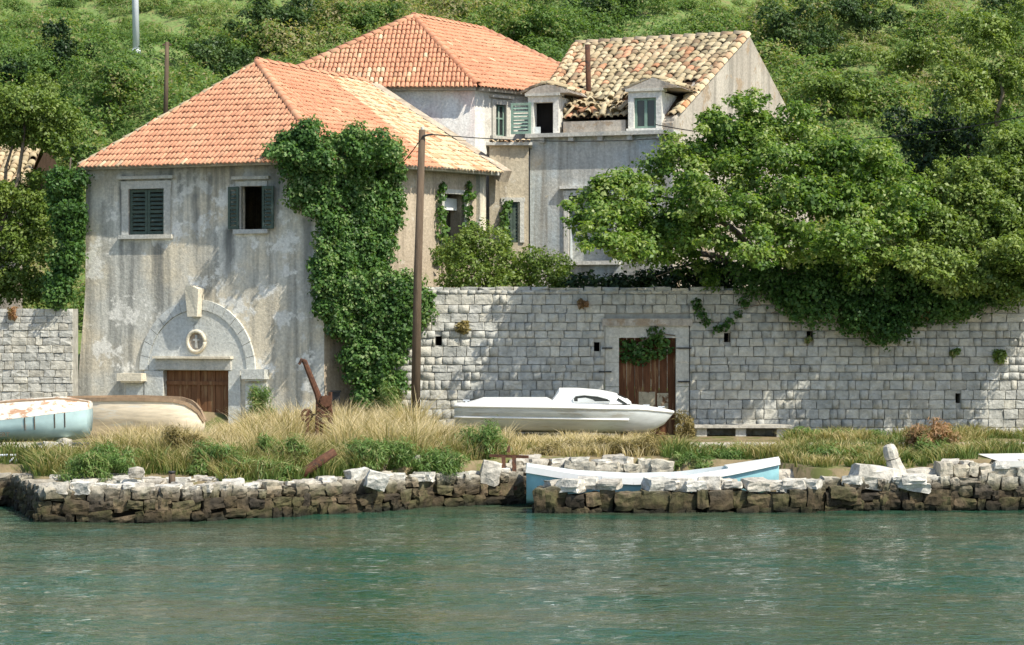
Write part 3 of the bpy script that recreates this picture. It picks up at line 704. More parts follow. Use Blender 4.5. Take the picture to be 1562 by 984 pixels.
m = MB(); W3.box(m, -.05, W3.L + .1, ZE3 - .02, ZE3 + .09, -.4, .26); m.build('cornice', M['trim'], h3)
m = MB(); W3.box(m, W3.s_at(858), W3.s_at(953), ZE3 + .09, ZE3 + .42, -.4, -.06); m.build('parapet', M['gable'], h3); m = MB(); W3.box(m, W3.s_at(1015), W3.L + .02, ZE3 + .09, ZE3 + .42, -.4, -.06); m.build('parapet', M['gable'], h3)
for i in range(5):
    m = MB(); a = .35 + i * .85; W3.box(m, a, a + .14, ZE3 - .16, ZE3 - .02, -.1, .2); m.build('bracket', M['trim'], h3)
T3, T3O = tset(M['old_tile'], .20, .36), tset(M['tile'], .20, .36)
deck = MB(); items = []
patch = [(.13, .63, .05), (.1, .33, .05), (.35, .83, .05), (.50, .62, .065), (.84, .62, .06), (.26, .12, .07), (.36, .42, .03), (.2, .2, .03)]
dgap = [(W3.s_at(953) / W3.L, W3.s_at(1016) / W3.L, .42), (W3.s_at(802) / W3.L, W3.s_at(858) / W3.L, .36)]
roof_face(deck, items, EG, EH, RL, RR, .205, .31, {0: T3, 1: T3O}, lambda u, v: None if any(a < u < b and v < c for a, b, c in dgap) else (1 if any(abs(u - a) < c * .6 and abs(v - b) < c * 1.5 for a, b, c in patch) and R.random() < .85 else (None if v < .03 and R.random() < .4 else 0)), .075, .05, .03)
deck.add([RL, RR, Vector((J3[0], J3[1], 9.2)), Vector((RL.x + .5, RL.y + 6, 9.2)), EG], [(0, 1, 2, 3), (0, 4, 3)])
roof = deck.build('roof', M['deck'], h3)
lay(roof, items, 'roof_tile', 300, [M['old_tile'], M['tile']], near, True)
ridge_caps(roof, RL, RR, CAP_C, .4); ridge_caps(roof, EG, RL, CAP_C, .4)
ridge_caps(roof, EH + Vector((.05, .1, 0)), RR, CAP_C, .4)
# broken heap of tiles at the eave between the dormers
def eave_pt(px, v, up=0.0):
    s = W3.s_at(px) / W3.L; a = EG.lerp(EH, s); b = RL.lerp(RR, s); return a.lerp(b, v) + Vector((0, 0, up))
its = []
for i in range(70):
    c = eave_pt(U(858, 958), U(.0, .13), U(.02, .2) + .05)
    mm = Matrix.Rotation(U(0, 6.28), 4, 'Z') @ Matrix.Rotation(U(-.9, .9), 4, 'X') @ Matrix.Rotation(U(-.7, .7), 4, 'Y'); mm.translation = c
    its.append((T3, mm, 0))
lay(roof, its, 'broken_tile', 70, [M['old_tile']], near)
# dormers
def dormer(x0, x1, y0, y1, peak_y, roofspan, depth, shutters, label, side=True, arched=False):
    n0 = .0; Wd = Wall(W3.pt(0, n0, 0)[:2], W3.pt(W3.L, n0, 0)[:2])
    a0, a1, z0, z1 = Wd.rect(x0, x1, y0, y1); fr = .16
    o = MB(); z0b = ZE3 + .09
    Wd.box(o, a0 - fr, a0, z0b, z1, -.25, .02); Wd.box(o, a1, a1 + fr, z0b, z1, -.25, .02); Wd.box(o, a0 - fr, a1 + fr, z1, z1 + .17, -.25, .022)
    Wd.box(o, a0, a1, z0b, z0, -.25, .018)
    d = o.build('dormer', M['dormer'], h3, label=label)
    g = MB(); Wd.box(g, a0 - fr - .06, a1 + fr + .06, z1 + .172, z1 + .25, -.3, .1); g.build('dormer_cornice', M['trim'], d)
    g = MB(); Wd.box(g, a0 - fr - .03, a1 + fr + .03, z0 - .06, z0, .02, .1); g.build('sill', M['dormer'], d)
    # cheeks run back into the roof slope
    bk = -depth
    g = MB(); Wd.box(g, a0 - fr, a0 - .02, z0b, z1 + .15, bk, -.26); Wd.box(g, a1 + .02, a1 + fr, z0b, z1 + .15, bk, -.26); g.build('dormer_cheek', M['dormer'], d)
    zp = Wd.z((x0 + x1) / 2, peak_y); am = (a0 + a1) / 2; l, r_ = a0 - fr - roofspan[0], a1 + fr + roofspan[1]; ze = z1 + .24
    g = MB()
    nseg = 6
    pts = [(l, ze)] + [(l + (r_ - l) * i / nseg, ze + (zp - ze) * math.sin(math.pi * i / nseg) ** (.8 if arched else 1) if arched else ze + (zp - ze) * (1 - abs(2 * i / nseg - 1))) for i in range(1, nseg)] + [(r_, ze)]
    g.prism([Wd.pt(a, .08, z) for a, z in pts], Vector((W3.n.x, W3.n.y, 0)) * (bk - .5)); g.build('dormer_roof', M['gable'], d)
    for s_ in (0, 1):
        for i in range(4):
            for j in range(4):
                f = (j + .5) / 4; a = (l if s_ == 0 else r_) + (am - (l if s_ == 0 else r_)) * (i + .5) / 4.0
                if arched: z = ze + (zp - ze) * math.sin(math.pi * (a - l) / (r_ - l)) ** .8
                else: z = ze + (zp - ze) * (1 - abs(2 * (a - l) / (r_ - l) - 1))
                sx = (am - (l if s_ == 0 else r_)); e = Vector((W3.d.x, W3.d.y, 0)); sl_ = (e * sx + Vector((0, 0, zp - ze))).normalized(); ax = Vector((W3.n.x, W3.n.y, 0)); nn = sl_.cross(ax); nn = nn if nn.z > 0 else -nn
                mm = Matrix((sl_.cross(nn), sl_, nn)).transposed().to_4x4() @ Matrix.Rotation(U(-.15, .15), 4, 'Z'); mm.translation = Wd.pt(a, .1 + bk * f * .8, z + .02); link('dormer_tile', R.choice(T3), d, mtx=mm)
    h = z1 - z0; dv = Vector((W3.d.x, W3.d.y, 0)); nv = Vector((W3.n.x, W3.n.y, 0)); w = a1 - a0
    g = MB(); Wd.box(g, a0 + .0, a1, z0, z1, -.32, -.28); g.build('room_shade_panel', M['dark'], d)  # near-black sheet behind the opening, painted in for the unlit room
    def leafs(oo, ex, ww):
        a, b = MB(), MB(); louvre(a, b, oo, ex, h, ww, 7); a.build('shutter', M['pale_shutter'], d); b.build('shutter_slats', M['pale_shutter'], d, kind='stuff')
    if shutters == 'left':
        leafs(Wd.pt(a0 - .64, .10, z0), (dv - nv * .08).normalized(), .58)
    else:
        g = MB()
        for (p, q) in ((a0, a0 + .07), (a1 - .07, a1), (am - .04, am + .04)): Wd.box(g, p, q, z0, z1, -.13, -.07)
        for zz in (z0, z1 - .07): Wd.box(g, a0 + .001, a1 - .001, zz, zz + .07, -.125, -.075)
        g.build('casement', M['pale_shutter'], d)
        g = MB(); Wd.box(g, a0 + .01, a1 - .01, z0 + .01, z1 - .01, -.11, -.1); g.build('pane', M['glass'], d)
dormer(967, 1001, 149, 196, 119, (.05, .55), 2.2, 'casement', 'gabled dormer with closed window')
dormer(814, 844, 156, 204, 130, (.1, .35), 2.0, 'left', 'low dormer with one green shutter swung open', arched=True)
m = MB(); cp = W3.pt(W3.s_at(897), -1.3, 0); cp = PX(899, 155, 67.4); ct = PX(896, 68, 67.4); m.tube([cp - Vector((0, 0, .5)), ct], .075, 9); m.build('flue_pipe', M['rust'], h3, True)

# --- fourth house: old roof seen past the left tree
h4 = thing('stone_house', (-16.0, 68, 3.0), 'old stone house half hidden by the left tree, only mottled roof and wall showing', 'house')
W4 = Wall((-22, 67.0), (-13.9, 66.5))
m = MB(); W4.panel(m, 1.5, 7.7, [], .4); m.build('wall', M['gable'], h4)
deck = MB(); items = []
T4 = tset(M['old_tile'], .235, .36)
roof_face(deck, items, (-22.2, 66.8, 7.72), (-13.6, 66.2, 7.72), (-22.2, 69.8, 9.15), (-13.8, 69.2, 9.0), .235, .33, {0: T4}, lambda u, v: None if R.random() < .06 else 0, .07)
deck.add([(-22.2, 69.8, 9.1), (-13.6, 69.2, 9.1), (-13.4, 73, 7.2), (-22, 73.4, 7.2), (-13.6, 66.2, 7.7), (-13.4, 69.6, 7.2)], [(0, 1, 2, 3), (4, 2, 1)])
roof = deck.build('roof', M['deck'], h4)
lay(roof, items, 'roof_tile', 150, [M['old_tile']], lambda it: -it[1].translation.x, True)

# ================================================================== GARDEN WALLS
def stone_wall(name, W, z0, z1, ops, label, hmin, hmax, wmin, wmax, limit, key, parts=None, base=1.0):
    t = thing(name, W.pt(W.L / 2, 0, z0), label, 'wall')
    m = MB(); W.panel(m, z0 - .6, z1 - .02, ops, .5, step=2.0, rough=0); m.build('wall_core', M['mortar'], t)
    items = []; z = z0; first = True
    dv = Vector((W.d.x, W.d.y, 0)); nv = Vector((W.n.x, W.n.y, 0)); q = Matrix((dv, -nv, Vector((0, 0, 1)))).transposed()
    while z < z1 - .05:
        h = U(hmin, hmax); h = min(h, z1 - z + .04); a = -U(0, wmax)
        while a < W.L:
            w = U(wmin, wmax) * U(.85, 1.15)
            a0, a1 = max(a, 0), min(a + w, W.L)
            segs = [(a0, a1)]
            for o in ops:
                if z + h > o[2] + .03 and z < o[3] - .03:
                    ns = []
                    for (s0, s1) in segs:
                        if s1 <= o[0] or s0 >= o[1]: ns.append((s0, s1))
                        else:
                            if s0 < o[0]: ns.append((s0, o[0]))
                            if s1 > o[1]: ns.append((o[1], s1))
                    segs = ns
            for (s0, s1) in segs:
                if s1 - s0 < .06: continue
                mm = (q @ Matrix.Rotation(U(-.02, .02), 3, 'Y')).to_4x4() @ Matrix.Diagonal((s1 - s0 - .006, .19, h - .006, 1)); mm.translation = W.pt((s0 + s1) / 2, -.03 + U(-.018, .018), z + h / 2)
                items.append((BLOCKS, mm, 0))
            a += w
        z += h
    lay(t, items, 'stone', limit, [M['wall_stone']], key)
    return t
GW = Wall((-3.1, 60.0), (17.5, 60.0))
gate = GW.rect(944, 1031, 515, 668); surround = GW.rect(922, 1052, 486, 668)
holes = [GW.rect(x - 5, x + 5, y - 7, y + 7) for x, y in ((669, 520), (911, 529), (1109, 515), (1235, 512))] + [GW.rect(1457, 1465, 600, 615)]
def wkey(it):
    c = it[1].translation; x, y = hproj(c); a = it[1].to_scale(); hid = x > 1580 or x < 652 or y > 648 or (1150 < x < 1520 and y < 500) or y < 452 or (700 < x < 1020 and y > 615)
    return (1 if hid else 0, -a.x * a.z)
gwt = stone_wall('garden_wall', GW, 0.98, 4.66, [surround] + holes, 'long pale limestone block wall with a gated doorway, right of the ivy house', .18, .30, .16, .44, 300, wkey)
for hrect in holes:
    m = MB(); GW.box(m, hrect[0] + .01, hrect[1] - .01, hrect[2], hrect[3], -.46, -.4); m.build('drain_hole_shade', M['dark'], gwt)  # near-black plate at the back paints in the hole's dark depth
for i in range(46):
    w = 20.6 / 46; mm = Matrix.Rotation(U(-.05, .05), 4, 'Z') @ Matrix.Diagonal((w - .02, .5 + U(-.05, .05), U(.1, .2), 1)); mm.translation = Vector((-3.1 + w * (i + .5), 60.2, 4.7))
    link('coping_stone', R.choice(BLOCKS), gwt, mtx=mm)
a0, a1, z0, z1 = gate; s0, s1, _, st = surround
for (p, q, nblk) in ((s0 + .02, a0, 4), (a1, s1 - .02, 4)):
    zz = 1.0
    for i in range(nblk):
        h = (z1 - 1.0) / nblk; m = MB(); GW.box(m, p, q, zz + .006, zz + h - .006, -.32, .03 + U(-.008, .008)); m.build('jamb_stone', M['trim'], gwt); zz += h
m = MB(); GW.box(m, s0 + .02, s1 - .02, z1, z1 + .3, -.32, .04); m.build('lintel', M['trim'], gwt)
m = MB(); GW.box(m, s0 - .06, s1 + .06, z1 + .303, st, -.3, .15); m.build('hood_mould', M['gable'], gwt)
nb = 7
for i in range(nb):
    p, q = a0 + (a1 - a0) * i / nb + .005, a0 + (a1 - a0) * (i + 1) / nb - .005
    m = MB(); GW.box(m, p, q, .98, z1 - .01, -.24, -.19 + U(-.012, .012)); m.build('gate_board', M['gate'], gwt)
r_ = GW.rect(975, 1000, 598, 622); m = MB(); GW.box(m, r_[0], r_[1], r_[2], r_[3], -.175, -.165); m.build('gate_patch', M['pale_board'], gwt)
r_ = GW.rect(1003, 1020, 600, 628); m = MB(); GW.box(m, r_[0], r_[1], r_[2], r_[3], -.175, -.166); m.build('gate_patch', M['pale_board'], gwt)
for (px, py, w) in ((926, 531, .16), (923, 567, .22), (1043, 531, .28), (1043, 582, .2)):
    c = GW.pt(GW.s_at(px), .07, GW.z(px, py)); m = MB(); m.box(c, (w + .1, .06, .035)); m.build('hinge_iron', M['iron'], gwt)
LW = Wall((-22.0, 62.3), (-11.45, 61.6))
stone_wall('garden_wall', LW, 0.98, LW.z(50, 470), [], 'short grey coursed stone wall behind the beached boats, left of the house', .16, .23, .2, .42, 150, lambda it: (1 if hproj(it[1].translation)[0] < -10 else 0, -it[1].to_scale().x))

# ================================================================== STONE BENCH
b = thing('stone_bench', (6.0, 59.2, 1.0), 'low pale stone slab bench against the garden wall', 'bench')
x0, x1 = ux(1058) * 59.3, ux(1207) * 59.3
m = MB(); m.box(((x0 + x1) / 2, 59.5, 1.27), (x1 - x0, .8, .07)); m.build('seat', M['white_rock'], b)
for f in (.08, .48, .9):
    m = MB(); m.box((x0 + (x1 - x0) * f, 59.5, 1.11), (.26, .6, .235)); m.build('leg', M['trim'], b)

# ================================================================== QUAYS
def quay(name, label, pts, ztop, courses, seed, tops=True, lump=1.0):
    """pts: polyline of front waterline (X,Y)"""
    rr = random.Random(seed); t = thing(name, (pts[0][0], pts[0][1], 0), label, 'quay wall')
    for (p, q) in zip(pts, pts[1:]):
        p, q = Vector((*p, 0)), Vector((*q, 0)); d = q - p; L = d.length; d.normalize(); ang = math.atan2(d.y, d.x); nrm = Vector((d.y, -d.x, 0))
        H = (ztop + .25) / courses
        for c in range(courses):
            a = -rr.uniform(0, .15)
            while a < L - .05:
                w = rr.choice((rr.uniform(.16, .3), rr.uniform(.26, .5))) * lump; w = min(w, L - a + .15)
                h = H * rr.uniform(.75, 1.45); back = .05 + c * .035
                mm = Matrix.Rotation(ang + rr.uniform(-.1, .1), 4, 'Z') @ Matrix.Rotation(rr.uniform(-.16, .16), 4, 'Y') @ Matrix.Diagonal((w * 1.0, .5 * rr.uniform(.8, 1.15), h * 1.02, 1))
                mm.translation = p + d * (a + w / 2) - nrm * (back + rr.uniform(-.05, .05) + .1) + Vector((0, 0, -.25 + H * (c + .5) + rr.uniform(-.05, .05)))
                link('stone', rr.choice(QROCK), t, mtx=mm); a += w * .97
    m = MB()
    for (p, q) in zip(pts, pts[1:]):
        p, q = Vector((*p, 0)), Vector((*q, 0)); d = (q - p).normalized(); nrm = Vector((d.y, -d.x, 0))
        a, b_ = p - nrm * .28, q - nrm * .28
        m.add([a + Vector((0, 0, -1)), b_ + Vector((0, 0, -1)), b_ + Vector((0, 0, ztop - .1)), a + Vector((0, 0, ztop - .1)), a - nrm * .5 + Vector((0, 0, ztop - .1)), b_ - nrm * .5 + Vector((0, 0, ztop - .1))], [(0, 1, 2, 3), (3, 2, 5, 4)])
    m.build('fill', M['quay_fill'], t)
    return t
def wy(py): return ZC * FPX / (py - CY)
def wp(px, py): Y = wy(py); return (ux(px) * Y, Y)
ql = quay('quay_wall', 'long crumbling stone quay on the left with brown tidal stains and white top stones', [(-10.6, 50.2), wp(62, 797), wp(250, 796), wp(420, 789), wp(560, 781), wp(660, 773), wp(800, 768)], .62, 4, 1)
q0 = quay('quay_wall', 'low ragged stone shore edge at the far left beside the blue boat', [(-20, 50.3), wp(-40, 772), (-10.3, 50.2)], .62, 4, 2)
q1 = quay('quay_wall', 'free standing stone mole in front of the light blue rowing boat', [(wp(822, 781)[0] + .1, 49.0), wp(822, 782), wp(1030, 782), wp(1240, 781)], .40, 2, 3, lump=1.25)
q4 = quay('quay_wall', 'low tumbled stretch of quay below the leaning bollard', [wp(1240, 779), wp(1350, 778), wp(1440, 778)], .62, 4, 6)
q2 = quay('quay_wall', 'taller pale stone quay at the far right edge', [wp(1442, 778), wp(1560, 777), wp(1700, 776)], .92, 5, 4)

q3 = quay('quay_wall', 'row of white stones edging the slip behind the rowing boat', [(-.1, 51.0), (3.4, 51.0)], .84, 4, 5)
# loose capstones of the quays: white weathered blocks as parts of their quay
def caps(t, pts, n, zf, smin, smax, seed, back=.12):
    rr = random.Random(seed); P_ = [Vector((*p, 0)) for p in pts]; Ls = [(b - a).length for a, b in zip(P_, P_[1:])]; T = sum(Ls)
    for i in range(n):
        s = (i + rr.uniform(.1, .9)) * T / n; k_ = 0
        while s > Ls[k_] and k_ < len(Ls) - 1: s -= Ls[k_]; k_ += 1
        d = (P_[k_ + 1] - P_[k_]).normalized(); nrm = Vector((d.y, -d.x, 0)); c = P_[k_] + d * s - nrm * (back + rr.uniform(0, .35))
        w = rr.uniform(smin, smax)
        mm = Matrix.Rotation(rr.uniform(-.5, .5), 4, 'Z') @ Matrix.Rotation(rr.uniform(-.15, .15), 4, 'X') @ Matrix.Diagonal((w, w * rr.uniform(.7, 1.0), w * rr.uniform(.35, .62), 1)); mm.translation = c + Vector((0, 0, zf(c.x) + rr.uniform(0, .05)))
        link('capstone', rr.choice(CROCK), t, mtx=mm)
caps(ql, [wp(66, 797), wp(250, 796), wp(420, 789), wp(560, 781), wp(660, 773), wp(790, 768)], 62, lambda x: .61, .16, .42, 21)
caps(ql, [(-9.0, 47.2), (-6.6, 47.3), (-5, 47.9)], 34, lambda x: .64, .16, .42, 22, .2)
caps(ql, [(-9.3, 47.9), (-7.6, 48.0)], 14, lambda x: .66, .14, .36, 27, .2)
caps(q0, [(-14, 50.6), (-10.4, 50.6)], 24, lambda x: .62, .15, .38, 23)
caps(q1, [wp(832, 782), wp(945, 782)], 5, lambda x: .54, .34, .52, 24, .02)
caps(q1, [wp(992, 782), wp(1240, 781)], 12, lambda x: .52, .32, .52, 34, .02)
caps(q2, [wp(1445, 778), wp(1600, 777)], 5, lambda x: .9, .25, .4, 25)
caps(q4, [wp(1300, 779), wp(1438, 778)], 9, lambda x: .6, .25, .5, 28, .1)
caps(q3, [(-.1, 51.0), (2.6, 51.05)], 9, lambda x: .82, .3, .5, 26)
def boulder(px, py, Y, w, h, d, label, rot=0.0, tilt=0.0, kk=0, name='boulder', mat=None, group=None):
    c = PX(px, py, Y); o = link(name, WROCK[kk], mtx=Matrix.Translation(c) @ Matrix.Rotation(rot, 4, 'Z') @ Matrix.Rotation(tilt, 4, 'Y') @ Matrix.Diagonal((w, d, h, 1)))
    if mat:
        o.data = o.data.copy(); o.data.materials[0] = mat
    return props(o, label, 'rock', group)
boulder(1335, 729, 49.2, 1.0, .5, .7, 'large rounded pale boulder on the quay left of the leaning bollard', .2, .12, 0)
boulder(1392, 740, 49.0, .7, .24, .5, 'flat pale slab wedged right of the large rounded boulder', -.1, .2, 1)
boulder(1405, 727, 49.5, .8, .32, .6, 'squared buff block behind the flat slab, right of the bollard', .1, -.03, 2)
boulder(1285, 752, 48.8, .6, .28, .45, 'low brown-stained boulder at the end of the mole', .0, .1, 3, mat=M['quay'])
boulder(1437, 729, 49.25, .22, .4, .5, 'narrow upright white block at the corner of the right quay', .0, .0, 4)
boulder(575, 733, 48.2, .42, .36, .4, 'biggest white block on the left quay, leaning on a dark stone', .1, .3, 5)
boulder(545, 726, 48.5, .42, .3, .4, 'grey dark-sided stone beside the biggest white block', .5, -.2, 1)
boulder(748, 722, 50.4, .42, .5, .4, 'tall white rock beside the rusty posts', .1, .2, 0)
boulder(208, 721, 47.2, .3, .2, .25, 'small square pale stone on the quay below the green weeds', .1, .0, 2)
boulder(1195, 727, 50.6, .5, .3, .4, 'pale stone behind the bow of the rowing boat', .3, .1, 3)
boulder(637, 700, 50.0, .13, .16, .1, 'tiny white stone in the green weeds below the pole', .3, .5, 4)
boulder(76, 683, 51.5, .3, .26, .3, 'small tan rock on the bank under the blue boat', .3, .1, 5)
boulder(98, 676, 51.9, .24, .2, .25, 'smaller brown rock on the bank by the blue boat stern', .8, .1, 2)
boulder(1200, 742, 50.4, .6, .3, .4, 'grey stone in the shadow past the rowing boat bow', 1.3, .1, 0)

# leaning bollard
b = thing('stone_bollard', PX(1366, 728, 49.25), 'pale stone bollard leaning on the right quay', 'bollard')
p0, p1, p2, p3 = PX(1371, 731, 49.25), PX(1362, 701, 49.25), PX(1361, 700, 49.25), PX(1355, 678, 49.25)
m = MB(); m.tube([p0, p0.lerp(p1, .35) + Vector((.02, 0, 0)), p0.lerp(p1, .7), p1], [.22, .19, .165, .15], 9); m.build('shaft', M['white_rock'], b)
m = MB(); m.tube([p2, p2.lerp(p3, .25), p2.lerp(p3, .6), p2.lerp(p3, .9), p3], [.14, .155, .15, .12, .07], 9); m.build('head', M['white_rock'], b)
b = thing('mooring_post', PX(263, 746, 47.0), 'short grey wooden mooring post standing on the left quay', 'post')
m = MB(); m.tube([PX(263, 752, 47), PX(262, 720, 47)], [.075, .065], 9); m.build('post_shaft', M['grey_wood'], b, True)
m = MB(); m.tube([PX(262, 722, 47), PX(262, 718.5, 47)], [.075, .07], 9); m.build('post_cap', M['iron'], b, True)
b = thing('marker_post', PX(1524, 700, 53.3), 'small grey post at the edge of the path on the far right', 'post')
m = MB(); m.tube([PX(1524, 704, 53.3), PX(1524, 681, 53.3)], [.09, .08], 8); m.build('post_shaft', M['trim'], b, True)
m = MB(); c = PX(1524, 680, 53.3); m.box(c, (.24, .2, .06)); m.build('post_cap', M['trim'], b)
s = MB(); n = 10
for i in range(n):
    a, b_ = 10.1 + i, 11.1 + i; za, zb = [1.0 + .03 * min(1, (x - 10.1) / 2) for x in (a, b_)]
    s.add([(a, 49.0, za - .12), (b_, 49.0, zb - .12), (b_, 49.0, zb), (a, 49.0, za), (b_, 51.2, zb + .03), (a, 51.2, za + .03)], [(0, 1, 2, 3), (3, 2, 4, 5)])
props(s.build('quay_slab', M['slab']), 'white concrete slab on top of the right quay', kind='structure')

# rusty winch
b = thing('rusty_winch', PX(490, 655, 54), 'rusty iron winch with a long leaning lever standing in the dry grass', 'winch')
Yw = 54.0
m = MB(); m.tube([PX(492, 632, Yw), PX(484, 600, Yw), PX(464, 550, Yw)], [.085, .075, .06], 7); m.build('lever', M['rust'], b)
m = MB(); m.tube([PX(465, 551, Yw), PX(460, 549, Yw - .02), PX(456, 556, Yw - .04)], [.05, .045, .03], 6); m.build('hook', M['rust'], b)
m = MB(); m.tube([PX(484, 626, Yw + .02), PX(505, 624, Yw + .02)], [.10, .10], 12); m.build('drum', M['rust'], b)
m = MB(); cg = PX(497, 612, Yw - .12); pts = []
for i in range(20):
    r_ = .15 if i % 2 else .12; an = 2 * math.pi * i / 20; pts.append(cg + Vector((math.cos(an) * r_, 0, math.sin(an) * r_)))
m.prism(pts, (0, .05, 0)); m.build('gear_wheel', M['rust'], b)
for (x0, y0, x1, y1, dy) in ((485, 600, 483, 668, -.05), (504, 598, 502, 668, -.05), (487, 604, 491, 668, .3), (503, 604, 508, 668, .3), (468, 668, 470, 626, .1)):
    m = MB(); m.beam(PX(x0, y0, Yw), PX(x1, y1, Yw + dy), .065, .065); m.build('leg', M['rust'], b)
for y in (606, 618, 634, 646):
    m = MB(); m.beam(PX(482, y, Yw - .04), PX(506, y + U(-2, 2), Yw - .04), .05, .05); m.build('crossbar', M['rust'], b)
m = MB(); m.tube([PX(468 + math.cos(t * .628) * 8, 634 + math.sin(t * .628) * 9, Yw + .1) for t in range(11)], .03, 6); m.build('hand_wheel', M['rust'], b)
m = MB(); m.beam(PX(460, 634, Yw + .1), PX(488, 632, Yw + .05), .04, .04); m.build('axle', M['rust'], b)
# rusty posts by the slip
b = thing('rusty_beam_stand', PX(775, 735, 50.6), 'rusty iron beam on two short posts beside the slip', 'iron frame')
m = MB(); m.beam(PX(747, 695, 50.9), PX(806, 697, 50.7), .07, .06); m.build('beam', M['rust'], b)
for x in (768, 784):
    m = MB(); m.beam(PX(x, 696, 50.75), PX(x + 2, 748, 50.6), .085, .085, Vector((0, 1, 0))); m.build('post', M['rust'], b)
m = MB(); m.tube([PX(775, 690, 50.8), PX(777, 680, 50.8)], [.05, .02], 6); m.build('spike', M['rust'], b)
# drift log
o = MB(); o.tube([PX(452, 731, 48.3), PX(470, 717, 48.32), PX(489, 703, 48.4), PX(511, 689, 48.5)], [.07, .095, .10, .085], 9)
props(o.build('driftwood_log', M['rust'], smooth=True, loc=PX(490, 702, 49)), 'short brown log lying tilted in the weeds on the left bank', 'log')

# ================================================================== BOATS
def loft_boat(stations, close_ends=True):
    """stations: list of (x, [(y,z)...] from keel to gunwale on one side)"""
    m = MB(); n = len(stations[0][1])
    for x, pr in stations:
        for (y, z) in reversed(pr): m.v.append(Vector((x, y, z)))
        for (y, z) in pr[1:]: m.v.append(Vector((x, -y, z)))
    w = 2 * n - 1
    for i in range(len(stations) - 1):
        for j in range(w - 1): m.f.append((i * w + j, (i + 1) * w + j, (i + 1) * w + j + 1, i * w + j + 1))
    if close_ends:
        m.f.append(tuple(range(w))); b = (len(stations) - 1) * w; m.f.append(tuple(b + j for j in range(w - 1, -1, -1)))
    return m
def tf(mb, loc, rz, rx=0.0, ry=0.0):
    q = Matrix.Translation(loc) @ Matrix.Rotation(rz, 4, 'Z') @ Matrix.Rotation(ry, 4, 'Y') @ Matrix.Rotation(rx, 4, 'X'); mb.v = [q @ v for v in mb.v]; return mb
def smooth_interp(t, ks):
    for (a, x), (b, y) in zip(ks, ks[1:]):
        if t <= b: f = (t - a) / (b - a); f = f * f * (3 - 2 * f) if False else f; return x + (y - x) * f
    return ks[-1][1]
def hull(L, beam, keel, sheer, n=18, full=(.6, .9), zmid=(.12, .5)):
    st = []
    for i in range(n + 1):
        t = i / n; b = smooth_interp(t, beam); k_ = smooth_interp(t, keel); s_ = smooth_interp(t, sheer)
        st.append((t * L, [(0, k_), (b * full[0], k_ + (s_ - k_) * zmid[0]), (b * full[1], k_ + (s_ - k_) * zmid[1]), (b * .975, k_ + (s_ - k_) * .8), (b, s_)]))
    return st
def gunwale(st, w, h, inset=0.0):
    m = MB()
    for sgn in (1, -1):
        m.tube([(x, sgn * (pr[-1][0] - inset), pr[-1][1]) for x, pr in st], [h] * len(st), 6)
    return m
# white motor boat
bw = thing('motor_boat', (0.9, 57.6, 1.0), 'white motor boat with a low cabin, stored ashore in front of the gate', 'boat')
Lw = 332 * 57.6 / FPX; loc = Vector((ux(695) * 57.6, 57.6, 1.07)); rz = -.02
st = hull(Lw, [(0, .78), (.3, .92), (.6, .9), (.8, .62), (.93, .27), (1, .03)], [(0, .16), (.5, .12), (.8, .10), (.9, .16), (.96, .34), (1, .60)], [(0, .80), (.5, .77), (.85, .72), (1, .63)], 24, (.62, .84), (.16, .55))
tf(loft_boat(st), loc, rz).build('hull', M['grey_hull'], bw, True)
tf(gunwale(st, .05, .035), loc, rz).build('rub_rail', M['white_paint'], bw, True)
m = MB()
for sgn in (1, -1): m.tube([(x, sgn * (pr[2][0] + .02), pr[2][1] + .02) for x, pr in st[:-5]], [.03] * (len(st) - 5), 6)
tf(m, loc, rz).build('spray_rail', M['white_paint'], bw, True)
dk = MB()
for i, (x, pr) in enumerate(st):
    t = i / 24; h = smooth_interp(t, [(0, .02), (.07, .05), (.10, .17), (.42, .19), (.46, .09), (.8, .08), (.95, .06), (1, .03)])
    b, s_ = pr[-1]; dk.v += [Vector((x, b, s_ + .01)), Vector((x, b * .93, s_ + h)), Vector((x, 0, s_ + h * 1.12)), Vector((x, -b * .93, s_ + h)), Vector((x, -b, s_ + .01))]
for i in range(24):
    for j in range(4): dk.f.append((i * 5 + j, (i + 1) * 5 + j, (i + 1) * 5 + j + 1, i * 5 + j + 1))
tf(dk, loc, rz).build('deck', M['white_paint'], bw)
cab = []
def cx_(px): return (px - 695) / 332 * Lw
prof = [(842, .9, .62), (853, 1.19, .58), (880, 1.19, .57), (915, 1.145, .55), (938, 1.07, .52), (955, .95, .46), (962, .86, .44)]
for px, zt, b in prof: cab.append((cx_(px), [(0, zt + .03), (b * .75, zt + .01), (b, zt - .05 if zt > .9 else zt), (b + .08, .84)]))
m = MB()
for x, pr in cab:
    for (y, z) in reversed(pr): m.v.append(Vector((x, y, z)))
    for (y, z) in pr[1:]: m.v.append(Vector((x, -y, z)))
for i in range(len(cab) - 1):
    for j in range(6): m.f.append((i * 7 + j, (i + 1) * 7 + j, (i + 1) * 7 + j + 1, i * 7 + j + 1))
m.f += [tuple(range(7)), tuple(6 * 7 + j for j in range(7))]
cabin = tf(m, loc, rz).build('cabin', M['white_paint'], bw)
ow = [(874, 617.5), (873, 612), (877, 608), (890, 606.5), (910, 608.5), (925, 612.5), (930, 616), (928, 617.5)]
def cabpt(px, py, off): return loc + Vector((cx_(px), -(.685 + off), ZC + (CY - py) / FPX * 57 - 1.0))
m = MB(); m.prism([cabpt(x, y, .02) for x, y in ow], (0, .05, 0)); m.build('window', M['glass'], cabin)
m = MB(); m.tube([cabpt(x, y, .03) for x, y in ow + ow[:1]], .016, 5); m.build('window_frame', M['grey_hull'], cabin)
